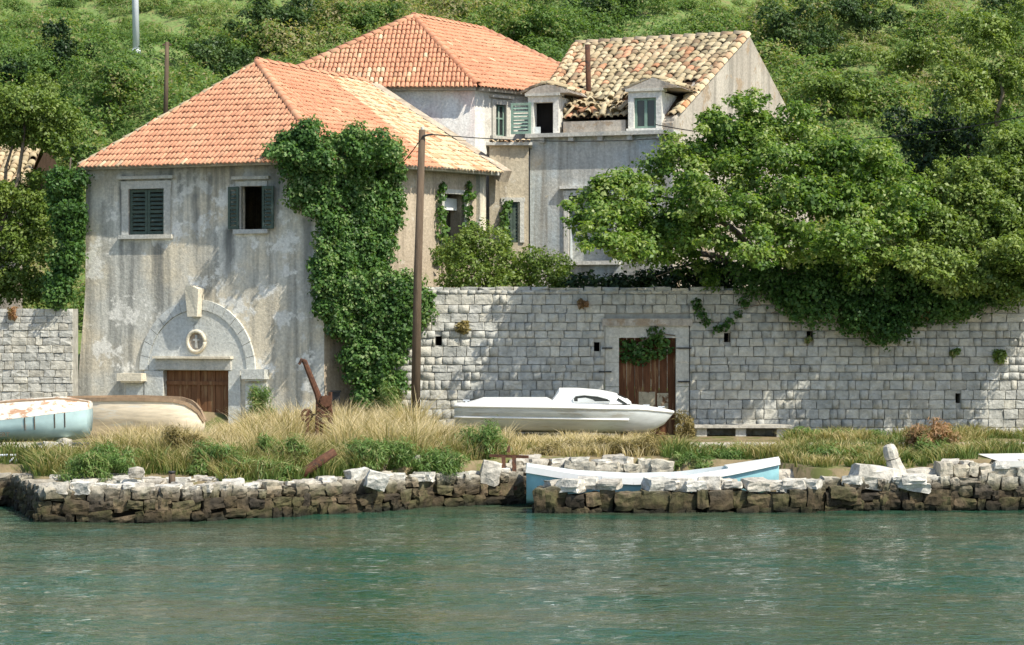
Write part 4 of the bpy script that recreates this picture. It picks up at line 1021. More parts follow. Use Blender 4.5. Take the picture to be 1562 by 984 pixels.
m = MB(); m.prism([cabpt(x, y, .032) for x, y in ((880, 616.5), (880, 612), (892, 611), (903, 614), (906, 616.5))], (0, .012, 0)); m.build('window_panel', M['grey_hull'], cabin)
m = MB(); q = [Vector((cx_(941), -.4, 1.06)), Vector((cx_(941), .4, 1.06)), Vector((cx_(954), .36, 0.96)), Vector((cx_(954), -.36, 0.96))]
tf(m.prism(q, (.02, 0, .02)), loc, rz).build('windscreen', M['glass'], cabin)
m = MB(); m.prism([cabpt(x, y, -.03) for x, y in ((941, 611), (955, 620), (950, 621), (939, 614))], (0, .04, 0)); m.build('quarter_window', M['glass'], cabin)
for px, zc_ in ((712, .93), (985, .80), (1008, .76)):
    m = MB(); x = loc.x + cx_(px); m.box((x, 57.6 - (.5 if px < 900 else .22), loc.z + zc_), (.16, .03, .025)); m.box((x, 57.6 - (.5 if px < 900 else .22), loc.z + zc_ - .03), (.05, .03, .05)); m.build('cleat', M['galv'], bw)
for px in (735, 960):
    m = MB(); x = loc.x + cx_(px); m.box((x, 57.6, 1.08), (.16, 1.3, .2)); m.build('keel_block', M['rust'], bw)
# light blue rowing boat in the slip
br = thing('rowing_boat', (3.0, 49.9, .3), 'light blue open rowing boat with white gunwale lying in the slip behind the mole', 'boat')
Yr = 49.9; Lr = 385 * Yr / FPX; loc = Vector((ux(803) * Yr, Yr, 0.0)); rz = .0
zz = lambda py: ZC + (CY - py) / FPX * Yr
st = hull(Lr, [(0, .50), (.3, .78), (.6, .74), (.8, .45), (.93, .18), (1, .02)], [(0, .06), (.4, -.02), (.8, .05), (.95, .30), (1, .48)], [(0, zz(712)), (.2, zz(724)), (.42, zz(729)), (.6, zz(727)), (.8, zz(716)), (1, zz(702))], 24, (.66, .92), (.14, .5))
tf(loft_boat(st), loc, rz).build('hull', M['blue_paint'], br, True)
m = MB()
for sgn in (1, -1):
    for (i0) in range(24):
        (xa, pa), (xb, pb) = st[i0], st[i0 + 1]
        ya, yb = sgn * pa[-1][0], sgn * pb[-1][0]
        m.beam((xa, ya + sgn * .02, pa[-1][1] - .02), (xb, yb + sgn * .02, pb[-1][1] - .02), .09, .14)
tf(m, loc, rz).build('gunwale', M['white_paint'], br)
for f in (.12, .4, .66):
    m = MB(); i = int(f * 24); x, pr = st[i]; m.box((x, 0, pr[-1][1] - .16), (.26, pr[-1][0] * 1.86, .04)); tf(m, loc, rz).build('thwart', M['white_paint'], br)
m = MB(); i = 20; pts = [(x, y, pr[-1][1] + .045) for x, pr in st[19:] for y in (pr[-1][0],)] + [(x, -pr[-1][0], pr[-1][1] + .045) for x, pr in reversed(st[19:])]
m.prism(pts, (0, 0, .03)); tf(m, loc, rz).build('foredeck', M['white_paint'], br)
# blue boat with peeling deck at the left edge
bb = thing('old_boat', (-12.5, 52.4, 1.2), 'beached pale blue boat with peeling white and rust deck, cut off by the left edge', 'boat')
Yb = 52.4; zz = lambda py: ZC + (CY - py) / FPX * Yb
x1 = ux(137) * Yb; Lb = 4.6; loc = Vector((x1 - Lb, Yb, 0))
st = hull(Lb, [(0, .2), (.2, .75), (.5, .98), (.8, .9), (.93, .68), (1, .40)], [(0, zz(660)), (.3, zz(676)), (.93, zz(672)), (1, zz(664))], [(0, zz(640)), (.55, zz(641)), (.9, zz(628)), (1, zz(624))], 22, (.66, .95), (.18, .5))
tf(loft_boat(st), loc, 0).build('hull', M['pale_blue'], bb, True)
m = MB()
for i, (x, pr) in enumerate(st):
    t = i / 22; b, s_ = pr[-1]; h = smooth_interp(t, [(0, .25), (.6, zz(613) - zz(641)), (.88, zz(605) - zz(628)), (1, zz(612) - zz(624))])
    m.v += [Vector((x, y_ * b, s_ + h * hh)) for y_, hh in ((1, .01), (.93, .55), (.7, .9), (0, 1.05), (-.7, .9), (-.93, .55), (-1, .01))]
for i in range(22):
    for j in range(6): m.f.append((i * 7 + j, (i + 1) * 7 + j, (i + 1) * 7 + j + 1, i * 7 + j + 1))
m.f.append(tuple(22 * 7 + j for j in range(7)))
tf(m, loc, 0).build('deck', M['peel_paint'], bb, True)
m = MB(); m.tube([(st[i][0], -.65 * st[i][1][-1][0], st[i][1][-1][1] + smooth_interp(i / 22, [(0, .25), (.6, zz(613) - zz(641)), (.88, zz(605) - zz(628)), (1, zz(612) - zz(624))]) * .95) for i in range(8, 23)], [.03] * 15, 6); tf(m, loc, 0).build('deck_rim', M['brown_trim'], bb, True)
for f in (.62, .74, .80, .87, .93):
    i = int(f * 22); x, pr = st[i]; m = MB(); m.tube([(x, -(pr[k_][0] + .015), pr[k_][1]) for k_ in (2, 3, 4)], .012, 5); tf(m, loc, 0).build('plank_seam', M['grey_wood'], bb)
m = MB(); m.beam((-14.5, Yb - .3, 1.1), (-11.6, Yb - .2, 1.02), .14, .16); m.build('cradle_beam', M['grey_wood'], bb)
for x in (-13.2, -12.0):
    m = MB(); m.box((x, Yb, 1.02), (.2, 1.2, .3)); m.build('cradle_block', M['grey_wood'], bb)
cu = bpy.data.curves.new('boat_letters', 'FONT'); cu.body = 'ERT'; cu.size = .14; cu.extrude = .003
ft = bpy.data.objects.new('boat_letters', cu); C.objects.link(ft); bpy.context.view_layer.update()
lme = bpy.data.meshes.new_from_object(ft.evaluated_get(bpy.context.evaluated_depsgraph_get())); bpy.data.objects.remove(ft)
lme.materials.clear(); lme.materials.append(M['grey_wood'])
lt = bpy.data.objects.new('boat_letters', lme); C.objects.link(lt); lt.parent = bb; lt.location = Vector((ux(-2) * 51.4, Yb - .99, zz(663))) - WL[bb.name]; lt.rotation_euler = (math.radians(86), 0, 0)
# tan boat behind
bt = thing('old_boat', (-9.5, 54.6, 1.0), 'bare tan wooden boat with brown rim behind dry grass, before the arched door', 'boat')
Yt = 54.8; zz = lambda py: ZC + (CY - py) / FPX * Yt
xl, xr = ux(95) * Yt, ux(312) * Yt; Lt = xr - xl; loc = Vector((xl, Yt, 0))
st = hull(Lt, [(0, .6), (.3, .85), (.6, .85), (.82, .72), (.92, .5), (1, .12)], [(0, zz(668)), (.8, zz(670)), (.95, zz(666)), (1, zz(655))], [(0, zz(606)), (.5, zz(605)), (.8, zz(607)), (.9, zz(613)), (.96, zz(625)), (1, zz(641))], 26, (.7, .95), (.2, .55))
tf(loft_boat(st), loc, 0).build('hull', M['tan_hull'], bt, True)
m = MB()
for i in range(26):
    (xa, pa), (xb, pb) = st[i], st[i + 1]
    for sgn in (1, -1): m.beam((xa, sgn * pa[-1][0], pa[-1][1] - .03), (xb, sgn * pb[-1][0], pb[-1][1] - .03), .05, .08)
tf(m, loc, 0).build('gunwale', M['brown_trim'], bt)
# white pipe frame under the blue boat
b = thing('pipe_trolley', PX(10, 712, 50.6), 'white tubular trolley frame under the blue boat at the left edge', 'trolley')
m = MB(); m.tube([PX(-20, 695, 50.6), PX(24, 694, 50.6), PX(25, 710, 50.6)], .025, 6); m.build('top_rail', M['galv'], b, True)
m = MB(); m.tube([PX(8, 711, 50.6), PX(22, 697, 50.6)], .02, 6); m.build('brace', M['galv'], b, True)
m = MB(); m.tube([PX(-20, 707, 50.9), PX(8, 711, 50.6), PX(25, 710, 50.6)], .02, 6); m.build('bottom_rail', M['galv'], b, True)

# ================================================================== POLES AND CABLES
b = thing('utility_pole', PX(634, 655, 57.2), 'tall brown wooden utility pole standing before the ivy and garden wall', 'utility pole')
m = MB(); m.tube([PX(633, 665, 57.2), PX(637, 430, 57.2), PX(644, 198, 57.2)], [.118, .10, .082], 10); m.build('shaft', M['grey_wood'], b, True)
m = MB(); m.tube([PX(645, 208, 57.1), PX(652, 206, 57.1), PX(660, 205, 57.1)], .025, 6); m.build('cable_bracket', M['iron'], b)
m = MB(); m.tube([PX(644, 204, 57.2), PX(644, 194, 57.2)], [.05, .03], 7); m.build('pole_cap', M['trim'], b)
m = MB(); m.tube([PX(641, 214, 57.1), PX(628, 232, 57.3), PX(617, 245, 57.6)], .012, 5); m.build('stay_wire', M['cable'], b)
def cable(label, a, bb_, sag, r=.013, n=26):
    m = MB(); a, bb_ = Vector(a), Vector(bb_); m.tube([a.lerp(bb_, i / n) - Vector((0, 0, sag * 4 * (i / n) * (1 - i / n))) for i in range(n + 1)], r, 5)
    return props(m.build('power_cable', M['cable'], loc=a), label, 'cable')
cable('thin black cable running from the utility pole to the old house', PX(660, 205, 57.1), PX(1010, 211, 64.4), .12)
cable('thin black cable sagging across the trees at right', PX(1000, 190, 63.2), PX(1640, 158, 56.0), .62)
b = thing('wooden_pole', PX(253, 170, 82), 'slim bare wooden pole on the hillside behind the front roof', 'pole')
m = MB(); m.tube([PX(252, 200, 82), PX(255, 64, 82)], [.085, .07], 8); m.build('shaft', M['grey_wood'], b, True)
m = MB(); m.beam(PX(248, 68, 82), PX(262, 68, 82), .06, .06); m.build('crossbar', M['grey_wood'], b)
def hill_Y(px, py):
    Y = 64.0
    while Y < 170:
        z = ZC + (CY - py) / FPX * Y
        if z <= gz(ux(px) * Y, Y): return Y
        Y += .4
    return 170.0
YM = hill_Y(208, 82)
b = thing('metal_mast', PX(208, 80, YM), 'white steel mast on the hillside cut off by the top edge', 'mast')
m = MB(); m.tube([PX(208, 84, YM), PX(204, -130, YM)], [.15, .12], 10); m.build('shaft', M['galv'], b, True)
m = MB(); m.tube([PX(208, 83, YM), PX(208, 75, YM)], [.2, .18], 10); m.build('base_collar', M['galv'], b, True)

# ================================================================== FOLIAGE
RN = np.random.default_rng(17)
def leaves(clumps, leaf, cover, up=.45, shell=.55, droop=.25, jag=.28, outward=.6, vspread=.28, front=0.0):
    """clumps: list (cx,cy,cz, rx,ry,rz, tint). returns V, loops, attr of kite leaves spread through the shells"""
    cl = np.array(clumps, dtype=np.float64); l, w = leaf
    R3 = cl[:, 3:6]; area = 4 * math.pi * ((R3[:, 0] * R3[:, 1]) ** 1.6 + (R3[:, 0] * R3[:, 2]) ** 1.6 + (R3[:, 1] * R3[:, 2]) ** 1.6)
    area = 4 * math.pi * (((R3[:, 0] * R3[:, 1]) ** 1.6 + (R3[:, 0] * R3[:, 2]) ** 1.6 + (R3[:, 1] * R3[:, 2]) ** 1.6) / 3) ** (1 / 1.6)
    cnt = np.maximum(12, (cover * area / (l * w * .5)).astype(int))
    idx = np.repeat(np.arange(len(cl)), cnt); n = len(idx)
    d = RN.normal(size=(n, 3)); d /= np.linalg.norm(d, axis=1)[:, None]
    if front: fl = RN.random(n) < front; d[:, 1] = np.where(fl & (d[:, 1] > .35), -d[:, 1], d[:, 1]); d[:, 2] = np.where(fl & (d[:, 2] < -.35), -d[:, 2], d[:, 2])
    rad = shell + (1 - shell) * RN.random(n) ** .6
    ph = idx * 1.7
    rad *= 1 + jag * (np.sin(d[:, 0] * 5 + ph) * np.sin(d[:, 1] * 4.3 + ph * 1.3) + .6 * np.sin(d[:, 2] * 7.1 + d[:, 0] * 6 + ph * .7)) + RN.normal(size=n) * .07
    p = cl[idx, :3] + d * R3[idx] * rad[:, None]
    nm = d * outward + np.array([0, 0, up]) + RN.normal(size=(n, 3)) * .45; nm /= np.linalg.norm(nm, axis=1)[:, None]
    t = RN.normal(size=(n, 3)) + np.array([0, 0, -droop * 2]); t -= nm * (t * nm).sum(1)[:, None]; t /= np.linalg.norm(t, axis=1)[:, None]
    b = np.cross(nm, t); sc = (RN.random(n) * .7 + .65)[:, None]
    V = np.stack([p - t * l * .5 * sc, p + b * w * .5 * sc + nm * w * .15 * sc, p + t * l * .5 * sc - nm * l * .12 * sc, p - b * w * .5 * sc + nm * w * .15 * sc], 1).reshape(-1, 3)
    at = np.clip(cl[idx, 6] + RN.normal(size=n) * vspread * .6, 0.01, .99)
    return V, np.arange(4 * n), np.repeat(at, 4)
def crown(name, parent, mat, clumps, leaf, cover, **kw):
    V, lp, at = leaves(clumps, leaf, cover, **kw); o0 = wloc(parent) if parent else Vector((0, 0, 0))
    me = np_mesh(name, V - np.array(o0), lp, 4, mat, at); o = link(name, me, parent)
    return o
def cpx(px, py, Y, rpx, rpy, ry=None, tint=.5):
    c = PX(px, py, Y); s = Y / FPX; return (c.x, c.y, c.z, rpx * s, (ry if ry else rpx * s * .9), rpy * s, tint)
def in_poly(x, y, P_):
    c = False; j = len(P_) - 1
    for i in range(len(P_)):
        if (P_[i][1] > y) != (P_[j][1] > y) and x < (P_[j][0] - P_[i][0]) * (y - P_[i][1]) / (P_[j][1] - P_[i][1]) + P_[i][0]: c = not c
        j = i
    return c
def fill_poly(P_, n, depth, rmin, rmax, squash=.8, ydep=.5, yjit=.3, tint=(.3, .7)):
    out = []; xs_, ys_ = [p[0] for p in P_], [p[1] for p in P_]; tries = 0
    while len(out) < n and tries < n * 60:
        tries += 1; x, y = U(min(xs_), max(xs_)), U(min(ys_), max(ys_))
        if in_poly(x, y, P_):
            r = U(rmin, rmax); out.append(cpx(x, y, depth(x, y) + U(-yjit, yjit), r, r * squash * U(.8, 1.2), r * depth(x, y) / FPX * ydep, U(*tint)))
    return out
def branch(mb, p0, p1, r0, r1, wob=.15, n=5):
    p0, p1 = Vector(p0), Vector(p1); mb.tube([p0.lerp(p1, i / n) + Vector((U(-wob, wob), U(-wob, wob), U(-wob, wob))) * (1 if 0 < i < n else 0) for i in range(n + 1)], [r0 + (r1 - r0) * i / n for i in range(n + 1)], 7); return mb

# big spreading tree at right
t = thing('fig_tree', (8.2, 62.6, 1.6), 'big spreading broad-leaved tree hanging over the garden wall, right of the old gable house', 'tree')
cl = []
tops = [(905, 300, 40, 22), (890, 335, 34, 20), (950, 275, 45, 26), (960, 320, 52, 28), (930, 370, 45, 22), (1000, 255, 45, 28), (1010, 345, 55, 30), (985, 385, 40, 18), (1055, 240, 55, 34), (1060, 300, 60, 34), (1110, 205, 55, 34), (1115, 260, 60, 38), (1080, 360, 50, 26), (1130, 320, 65, 36),
        (1165, 195, 52, 34), (1180, 245, 62, 40), (1210, 205, 50, 30), (1235, 255, 60, 38), (1190, 310, 66, 40), (1250, 315, 66, 40), (1290, 235, 55, 36), (1310, 285, 62, 40), (1215, 370, 60, 32), (1145, 385, 46, 24), (1280, 370, 60, 36), (1345, 250, 46, 34), (1330, 340, 60, 40), (1370, 300, 50, 36), (1085, 185, 34, 24), (1140, 165, 34, 22), (925, 335, 40, 22)]
for (x, y, rx, ry) in tops:
    f = (x - 1120) / 280.0; Yb_ = 61.2 - 3.1 * math.sin(min(1, max(0, (y - 150) / 260)) * 1.57) + U(-.9, .9)
    cl.append(cpx(x, y, Yb_, rx * .72, ry * .74, rx * .016, U(.35, .7)))
    for _ in range(7): cl.append(cpx(x + U(-rx, rx) * .95, y + U(-ry, ry) * .9, Yb_ + U(-1.1, .7), rx * U(.22, .42), ry * U(.22, .42), None, U(.3, .9)))
cl += fill_poly([(985, 385), (1060, 350), (1130, 380), (1150, 435), (1080, 432), (1010, 415)], 16, lambda x, y: 60.2, 12, 24, .7, 1.0, .5, (.2, .6))
cl += fill_poly([(872, 332), (900, 280), (960, 250), (1040, 215), (1080, 172), (1140, 135), (1190, 152), (1260, 190), (1340, 240), (1400, 300), (1390, 400), (1300, 420), (1200, 405), (1120, 385), (1050, 355), (1015, 400), (960, 402), (885, 375)], 150, lambda x, y: 61.2 - 3.0 * math.sin(min(1, max(0, (y - 150) / 260)) * 1.57), 14, 30, .8, 1.0, .7, (.3, .85))
o = crown('crown', t, M['leaf_fig'], cl, (.115, .075), .62, up=.6, shell=.25, front=.5, vspread=.36); o['kind'] = 'stuff'
m = MB(); base = Vector((8.0, 62.6, 1.6)); fork = Vector((7.6, 62.2, 4.6))
branch(m, base, fork, .28, .2); m.build('trunk', M['bark'], t, True)
for (x, y, Y_) in ((1050, 345, 61.2), (1100, 330, 61), (960, 350, 60.8), (1180, 340, 60.5), (1250, 330, 60.8), (1140, 250, 61.5), (1000, 300, 61.2), (1300, 330, 60.8), (1230, 250, 61.6), (1080, 390, 60.4)):
    m = MB(); e = PX(x, y, Y_); mid = fork.lerp(e, .55) + Vector((U(-.3, .3), U(-.3, .3), U(-.1, .5))); branch(m, fork, mid, .13, .08); branch(m, mid, e, .08, .03); m.build('limb', M['bark'], t, True)
    for _ in range(2):
        pass
m = MB()
for i in range(70):
    x, y = U(1000, 1240), U(345, 440); a = PX(x, y, U(60.2, 61.6)); m.tube([a, a + Vector((U(-.5, .5), U(-.3, .3), U(-.1, .45))), a + Vector((U(-.9, .9), U(-.4, .4), U(-.1, .8)))], [.018, .012, .006], 4, False)
o = m.build('twigs', M['bark'], t); o['kind'] = 'stuff'

# right-hand tree
t = thing('tree', (12.2, 61.5, 1.6), 'bushy light green tree overhanging the wall at the right edge', 'tree')
cl = []
for (x, y, rx, ry) in [(1400, 345, 55, 40), (1450, 300, 48, 34), (1500, 270, 50, 40), (1545, 250, 45, 40), (1465, 360, 60, 40), (1520, 330, 55, 42), (1560, 310, 40, 42), (1420, 400, 60, 34), (1490, 410, 62, 36), (1550, 390, 55, 40), (1600, 330, 60, 60), (1600, 420, 60, 40), (1360, 390, 50, 30), (1530, 210, 30, 26), (1462, 262, 16, 22), (1435, 262, 12, 24)]:
    Yb_ = 61.3 - 2.8 * min(1, max(0, (y - 200) / 220)) + U(-.6, .6)
    cl.append(cpx(x, y, Yb_, rx * .75, ry * .75, rx * .015, U(.35, .75)))
    for _ in range(6): cl.append(cpx(x + U(-rx, rx) * .8, y + U(-ry, ry) * .8, Yb_ + U(-.9, .6), rx * U(.3, .5), ry * U(.3, .5), None, U(.3, .9)))
cl += fill_poly([(1370, 330), (1430, 285), (1500, 240), (1545, 195), (1600, 190), (1620, 460), (1500, 455), (1400, 430)], 90, lambda x, y: 61.3 - 2.8 * min(1, max(0, (y - 200) / 220)), 14, 32, .85, 1.0, .6, (.3, .9))
o = crown('crown', t, M['leaf_lime'], cl, (.11, .06), .62, up=.55, front=.6, vspread=.36); o['kind'] = 'stuff'
m = MB(); branch(m, (12.2, 61.6, 1.5), (12.0, 61.2, 4.4), .2, .14); m.build('trunk', M['bark'], t, True)
for (x, y) in ((1420, 350), (1500, 300), (1550, 330)):
    m = MB(); branch(m, (12.0, 61.2, 4.4), PX(x, y, 60.9), .11, .03); m.build('limb', M['bark'], t, True)
# creeper draped over the wall
t = thing('creeper', (9.5, 59.8, 4.6), 'dark green creeper spilling over the garden wall below the right trees', 'creeper')
poly = [(1120, 445), (1180, 455), (1215, 485), (1245, 500), (1300, 505), (1330, 518), (1370, 508), (1410, 495), (1450, 478), (1500, 466), (1562, 452), (1600, 440), (1600, 400), (1120, 405)]
cl = fill_poly(poly, 120, lambda x, y: 59.55, 16, 30, .8, .9, .35, (.15, .6))
for (x, y) in ((1065, 470), (1070, 482), (1078, 492), (1105, 500), (1095, 503), (1112, 492), (1125, 480), (1135, 465), (1062, 462)): cl.append(cpx(x, y, 59.85, 8, 7, .12, .3))
o = crown('leaves', t, M['leaf_ivy'], cl, (.10, .075), .8, up=.25, front=.5); o['kind'] = 'stuff'
m = MB()
for i in range(8):
    m = MB(); x = 1140 + i * 55; m.tube([PX(x, 430, 60.0), PX(x + U(-20, 20), 465, 59.7), PX(x + U(-20, 20), 490 - abs(i - 3) * 6, 59.75)], [.03, .02, .01], 5); m.build('stem', M['bark'], t)
# shrubs behind the wall, centre
t = thing('shrub', (-.5, 61.3, 1.5), 'round bright green shrub behind the garden wall below the side window', 'shrub')
cl = [cpx(x, y, 61.2 + U(-.5, .6), r * .9, r * .68, None, U(.35, .75)) for (x, y, r) in [(700, 385, 40), (740, 370, 42), (760, 400, 45), (715, 415, 45), (790, 415, 42), (830, 420, 40), (690, 430, 30), (850, 405, 30), (815, 395, 30), (775, 435, 36), (735, 440, 36), (860, 432, 28), (720, 360, 26)]]
o = crown('crown', t, M['leaf_lime'], cl, (.085, .055), .8, up=.5, vspread=.36); o['kind'] = 'stuff'
for i in range(4):
    m = MB(); branch(m, (-.6 + i * .12, 61.3, 1.5), (-1.2 + i * .5, 61.2, 4.9), .06, .02); m.build('stem', M['bark'], t)
t = thing('shrub', (3.4, 60.9, 1.5), 'dark low hedge along the top of the wall above the gate', 'shrub')
cl = [cpx(x, y, 60.6 + U(-.3, .5), r * .9, r * .5, None, U(.2, .6)) for (x, y, r) in [(890, 432, 30), (925, 436, 30), (960, 440, 32), (1000, 436, 32), (1040, 432, 30), (1080, 428, 36), (945, 430, 26), (1110, 432, 30), (1020, 418, 26), (1060, 410, 30), (1095, 412, 30), (985, 422, 22)]]
o = crown('crown', t, M['leaf_dark'], cl, (.12, .08), 1.1, up=.4); o['kind'] = 'stuff'
for i in range(5):
    m = MB(); branch(m, (2 + i * .8, 60.9, 1.5), (2 + i * .8, 60.8, 4.6), .05, .02); m.build('stem', M['bark'], t)
# ivy on the house corner
t = thing('ivy', (-4.6, 59.2, 1.0), 'thick glossy ivy climbing the corner of the big house up to the eave', 'ivy')
polyI = [(418, 232), (440, 205), (475, 193), (520, 204), (598, 220), (612, 245), (606, 300), (600, 340), (588, 385), (584, 408), (620, 430), (650, 442), (652, 478), (634, 505), (612, 535), (614, 580), (600, 615), (575, 640), (556, 628), (545, 600), (534, 565), (532, 525), (508, 500), (488, 470), (486, 440), (476, 405), (482, 372), (494, 345), (474, 318), (446, 298), (450, 270), (428, 255)]
def ivyY(x, y):
    c = W1.Y(min(x, 500)) if x < 500 else W1s.Y(x)
    if y > 425 and x > 505: c = min(c, 59.9)
    return c - .25
cl = fill_poly(polyI, 520, ivyY, 9, 22, .9, 1.0, .16, (.25, .8))
for i in range(26): cl.append(cpx(U(425, 610), U(196, 232) + 6, ivyY(U(470, 600), 210) - .3, U(14, 22), U(12, 18), None, U(.3, .8)))
for i in range(34): xx = 432 + i * 5.2; cl.append(cpx(xx, U(236, 258), ivyY(xx, 240) - (.34 if xx < 480 else .5), U(11, 16), U(11, 17), .26, U(.3, .8)))
o = crown('leaves', t, M['leaf_ivy'], cl, (.085, .07), .75, up=.35, outward=.8, front=.5, vspread=.38); o['kind'] = 'stuff'
for i in range(6):
    m = MB(); x = 555 + i * 9; m.tube([PX(x, 650, 59.75), PX(x + U(-15, 5), 560, 59.75), PX(x - 15 + U(-15, 15), 455, 59.8)], [.05, .045, .03], 6); m.build('stem', M['bark'], t)
t = thing('ivy', (-11.9, 62, 4), 'strip of ivy hanging down the left edge of the big house', 'ivy')
polyL = [(80, 262), (100, 258), (124, 264), (127, 280), (121, 300), (120, 350), (114, 400), (100, 450), (78, 464), (86, 400), (84, 330), (78, 280)]
cl = fill_poly(polyL, 110, lambda x, y: 61.75, 10, 18, .9, 1.1, .3, (.2, .65))
o = crown('leaves', t, M['leaf_ivy'], cl, (.09, .07), .8, up=.25, front=.5); o['kind'] = 'stuff'
m = MB(); m.tube([PX(95, 470, 62.4), PX(100, 380, 62.45), PX(108, 240, 62.4)], [.05, .04, .02], 6); m.build('stem', M['bark'], t)
t = thing('ivy', (-1.6, 62.8, 4), 'ivy framing the small side window of the big house', 'ivy')
cl = [cpx(x, y, W1s.Y(x) - .12, r, r * 1.3, .15, U(.4, .8)) for (x, y, r) in [(672, 300, 8), (672, 325, 9), (674, 350, 11), (680, 375, 13), (712, 300, 8), (714, 325, 9), (714, 350, 10), (710, 375, 13), (690, 392, 16), (668, 390, 12), (722, 300, 5), (722, 345, 6), (676, 285, 5), (716, 284, 5)]]
o = crown('leaves', t, M['leaf_ivy'], cl, (.12, .09), 1.0, up=.2); o['kind'] = 'stuff'
m = MB(); m.tube([PX(676, 420, W1s.Y(676) - .08), PX(673, 290, W1s.Y(673) - .06)], [.02, .01], 5); m.build('stem', M['bark'], t)
t = thing('ivy', (3.1, 59.9, 3.4), 'ivy clump drooping from the lintel over the garden gate', 'ivy')
cl = [cpx(x, y, 60.0 + dy, r, r * .7, .12, U(.2, .6)) for (x, y, r, dy) in [(1000, 508, 14, -.1), (1010, 522, 13, -.05), (990, 520, 15, .02), (965, 530, 16, .1), (985, 540, 16, .08), (1005, 540, 12, .05), (955, 545, 12, .12), (975, 550, 12, .12), (1018, 535, 9, .02), (950, 525, 9, .12)]]
o = crown('leaves', t, M['leaf_ivy'], cl, (.12, .09), 1.0, up=.2); o['kind'] = 'stuff'
m = MB(); m.tube([PX(1030, 512, 59.95), PX(1000, 508, 59.85), PX(965, 530, 60.05)], [.015, .015, .01], 5); m.build('stem', M['bark'], t)
t = thing('ivy', (.2, 65, 5), 'ivy strip beside the shuttered bay window between the houses', 'ivy')
cl = [cpx(772 + U(-4, 4), 312 + i * 9, 64.9, 7, 8, .1, U(.4, .8)) for i in range(8)]
o = crown('leaves', t, M['leaf_ivy'], cl, (.12, .09), 1.0, up=.2); o['kind'] = 'stuff'
m = MB(); m.tube([PX(772, 400, 64.95), PX(771, 312, 64.95)], [.02, .01], 5); m.build('stem', M['bark'], t)
# small plants rooted in the wall joints
def tuft(px, py, Y, r, label, mat, group=None, tall=1.0):
    t = thing('wall_plant', PX(px, py + r * .8, Y), label, 'plant', group)
    cl = [cpx(px + U(-r, r) * .5, py + U(-r, r) * .6 * tall, Y, r * .5, r * .5 * tall, .12, U(.3, .9)) for _ in range(6)]
    o = crown('leaves', t, mat, cl, (.1, .045), 1.0, up=.4); o['kind'] = 'stuff'
    m = MB(); m.tube([PX(px, py + r, Y + .1), PX(px, py, Y)], [.02, .01], 5); m.build('stem', M['bark'], t)
tuft(706, 497, 59.88, 14, 'reddish green plant growing from the wall right of the square drain hole', M['leaf_olive'])
tuft(890, 465, 59.88, 9, 'small rust coloured tuft near the wall top left of the gate', M['leaf_red'])
tuft(1527, 540, 59.86, 14, 'yellowish plant growing from the wall at far right', M['leaf_lime'])
tuft(1457, 537, 59.88, 8, 'small green tuft in the wall left of the yellowish plant', M['leaf_weed'])
tuft(1232, 520, 59.88, 7, 'tiny weed hanging below the drain hole under the creeper', M['leaf_weed'])
tuft(1410, 476, 59.3, 12, 'pale dry sprig showing in the dark creeper', M['leaf_olive'])
tuft(20, 478, 61.6, 10, 'rusty dry tuft on top of the left stone wall', M['leaf_red'])
# left tree
t = thing('tree', (-14.4, 64.2, 1.6), 'yellow green tree at the left edge in front of the old stone house', 'tree')
cl = []
for (x, y, rx, ry) in [(30, 160, 60, 36), (75, 175, 46, 32), (15, 205, 50, 28), (85, 215, 34, 24), (-30, 190, 50, 50), (25, 300, 52, 34), (65, 330, 40, 36), (20, 355, 46, 34), (60, 385, 40, 30), (-20, 330, 46, 50), (70, 280, 30, 22), (15, 425, 30, 22), (60, 440, 30, 18), (100, 190, 24, 18), (-10, 440, 40, 20)]:
    Yb_ = 64.2 + U(-.6, .6)
    cl.append(cpx(x, y, Yb_, rx * .85, ry * .85, rx * .016, U(.35, .7)))
    for _ in range(2): cl.append(cpx(x + U(-rx, rx) * .8, y + U(-ry, ry) * .8, Yb_ + U(-.7, .6), rx * U(.3, .5), ry * U(.3, .5), None, U(.3, .8)))
cl += fill_poly([(-30, 140), (60, 125), (110, 165), (118, 215), (85, 232), (50, 225), (-30, 235)], 30, lambda x, y: 64.2, 14, 26, .8, 1, .5, (.3, .8)) + fill_poly([(-30, 275), (80, 262), (92, 330), (84, 400), (70, 455), (-30, 462)], 46, lambda x, y: 64.0, 12, 24, .8, 1, .5, (.3, .85))
o = crown('crown', t, M['leaf_lime'], cl, (.10, .06), .6, up=.5, front=.5, vspread=.36); o['kind'] = 'stuff'
m = MB(); branch(m, (-14.4, 64.3, 1.5), (-14.1, 64.2, 5.6), .2, .13); m.build('trunk', M['bark'], t, True)
for (x, y) in ((40, 170), (75, 330), (0, 340), (20, 220)):
    m = MB(); branch(m, (-14.1, 64.2, 5.2), PX(x, y, 64.2), .1, .03); m.build('limb', M['bark'], t, True)

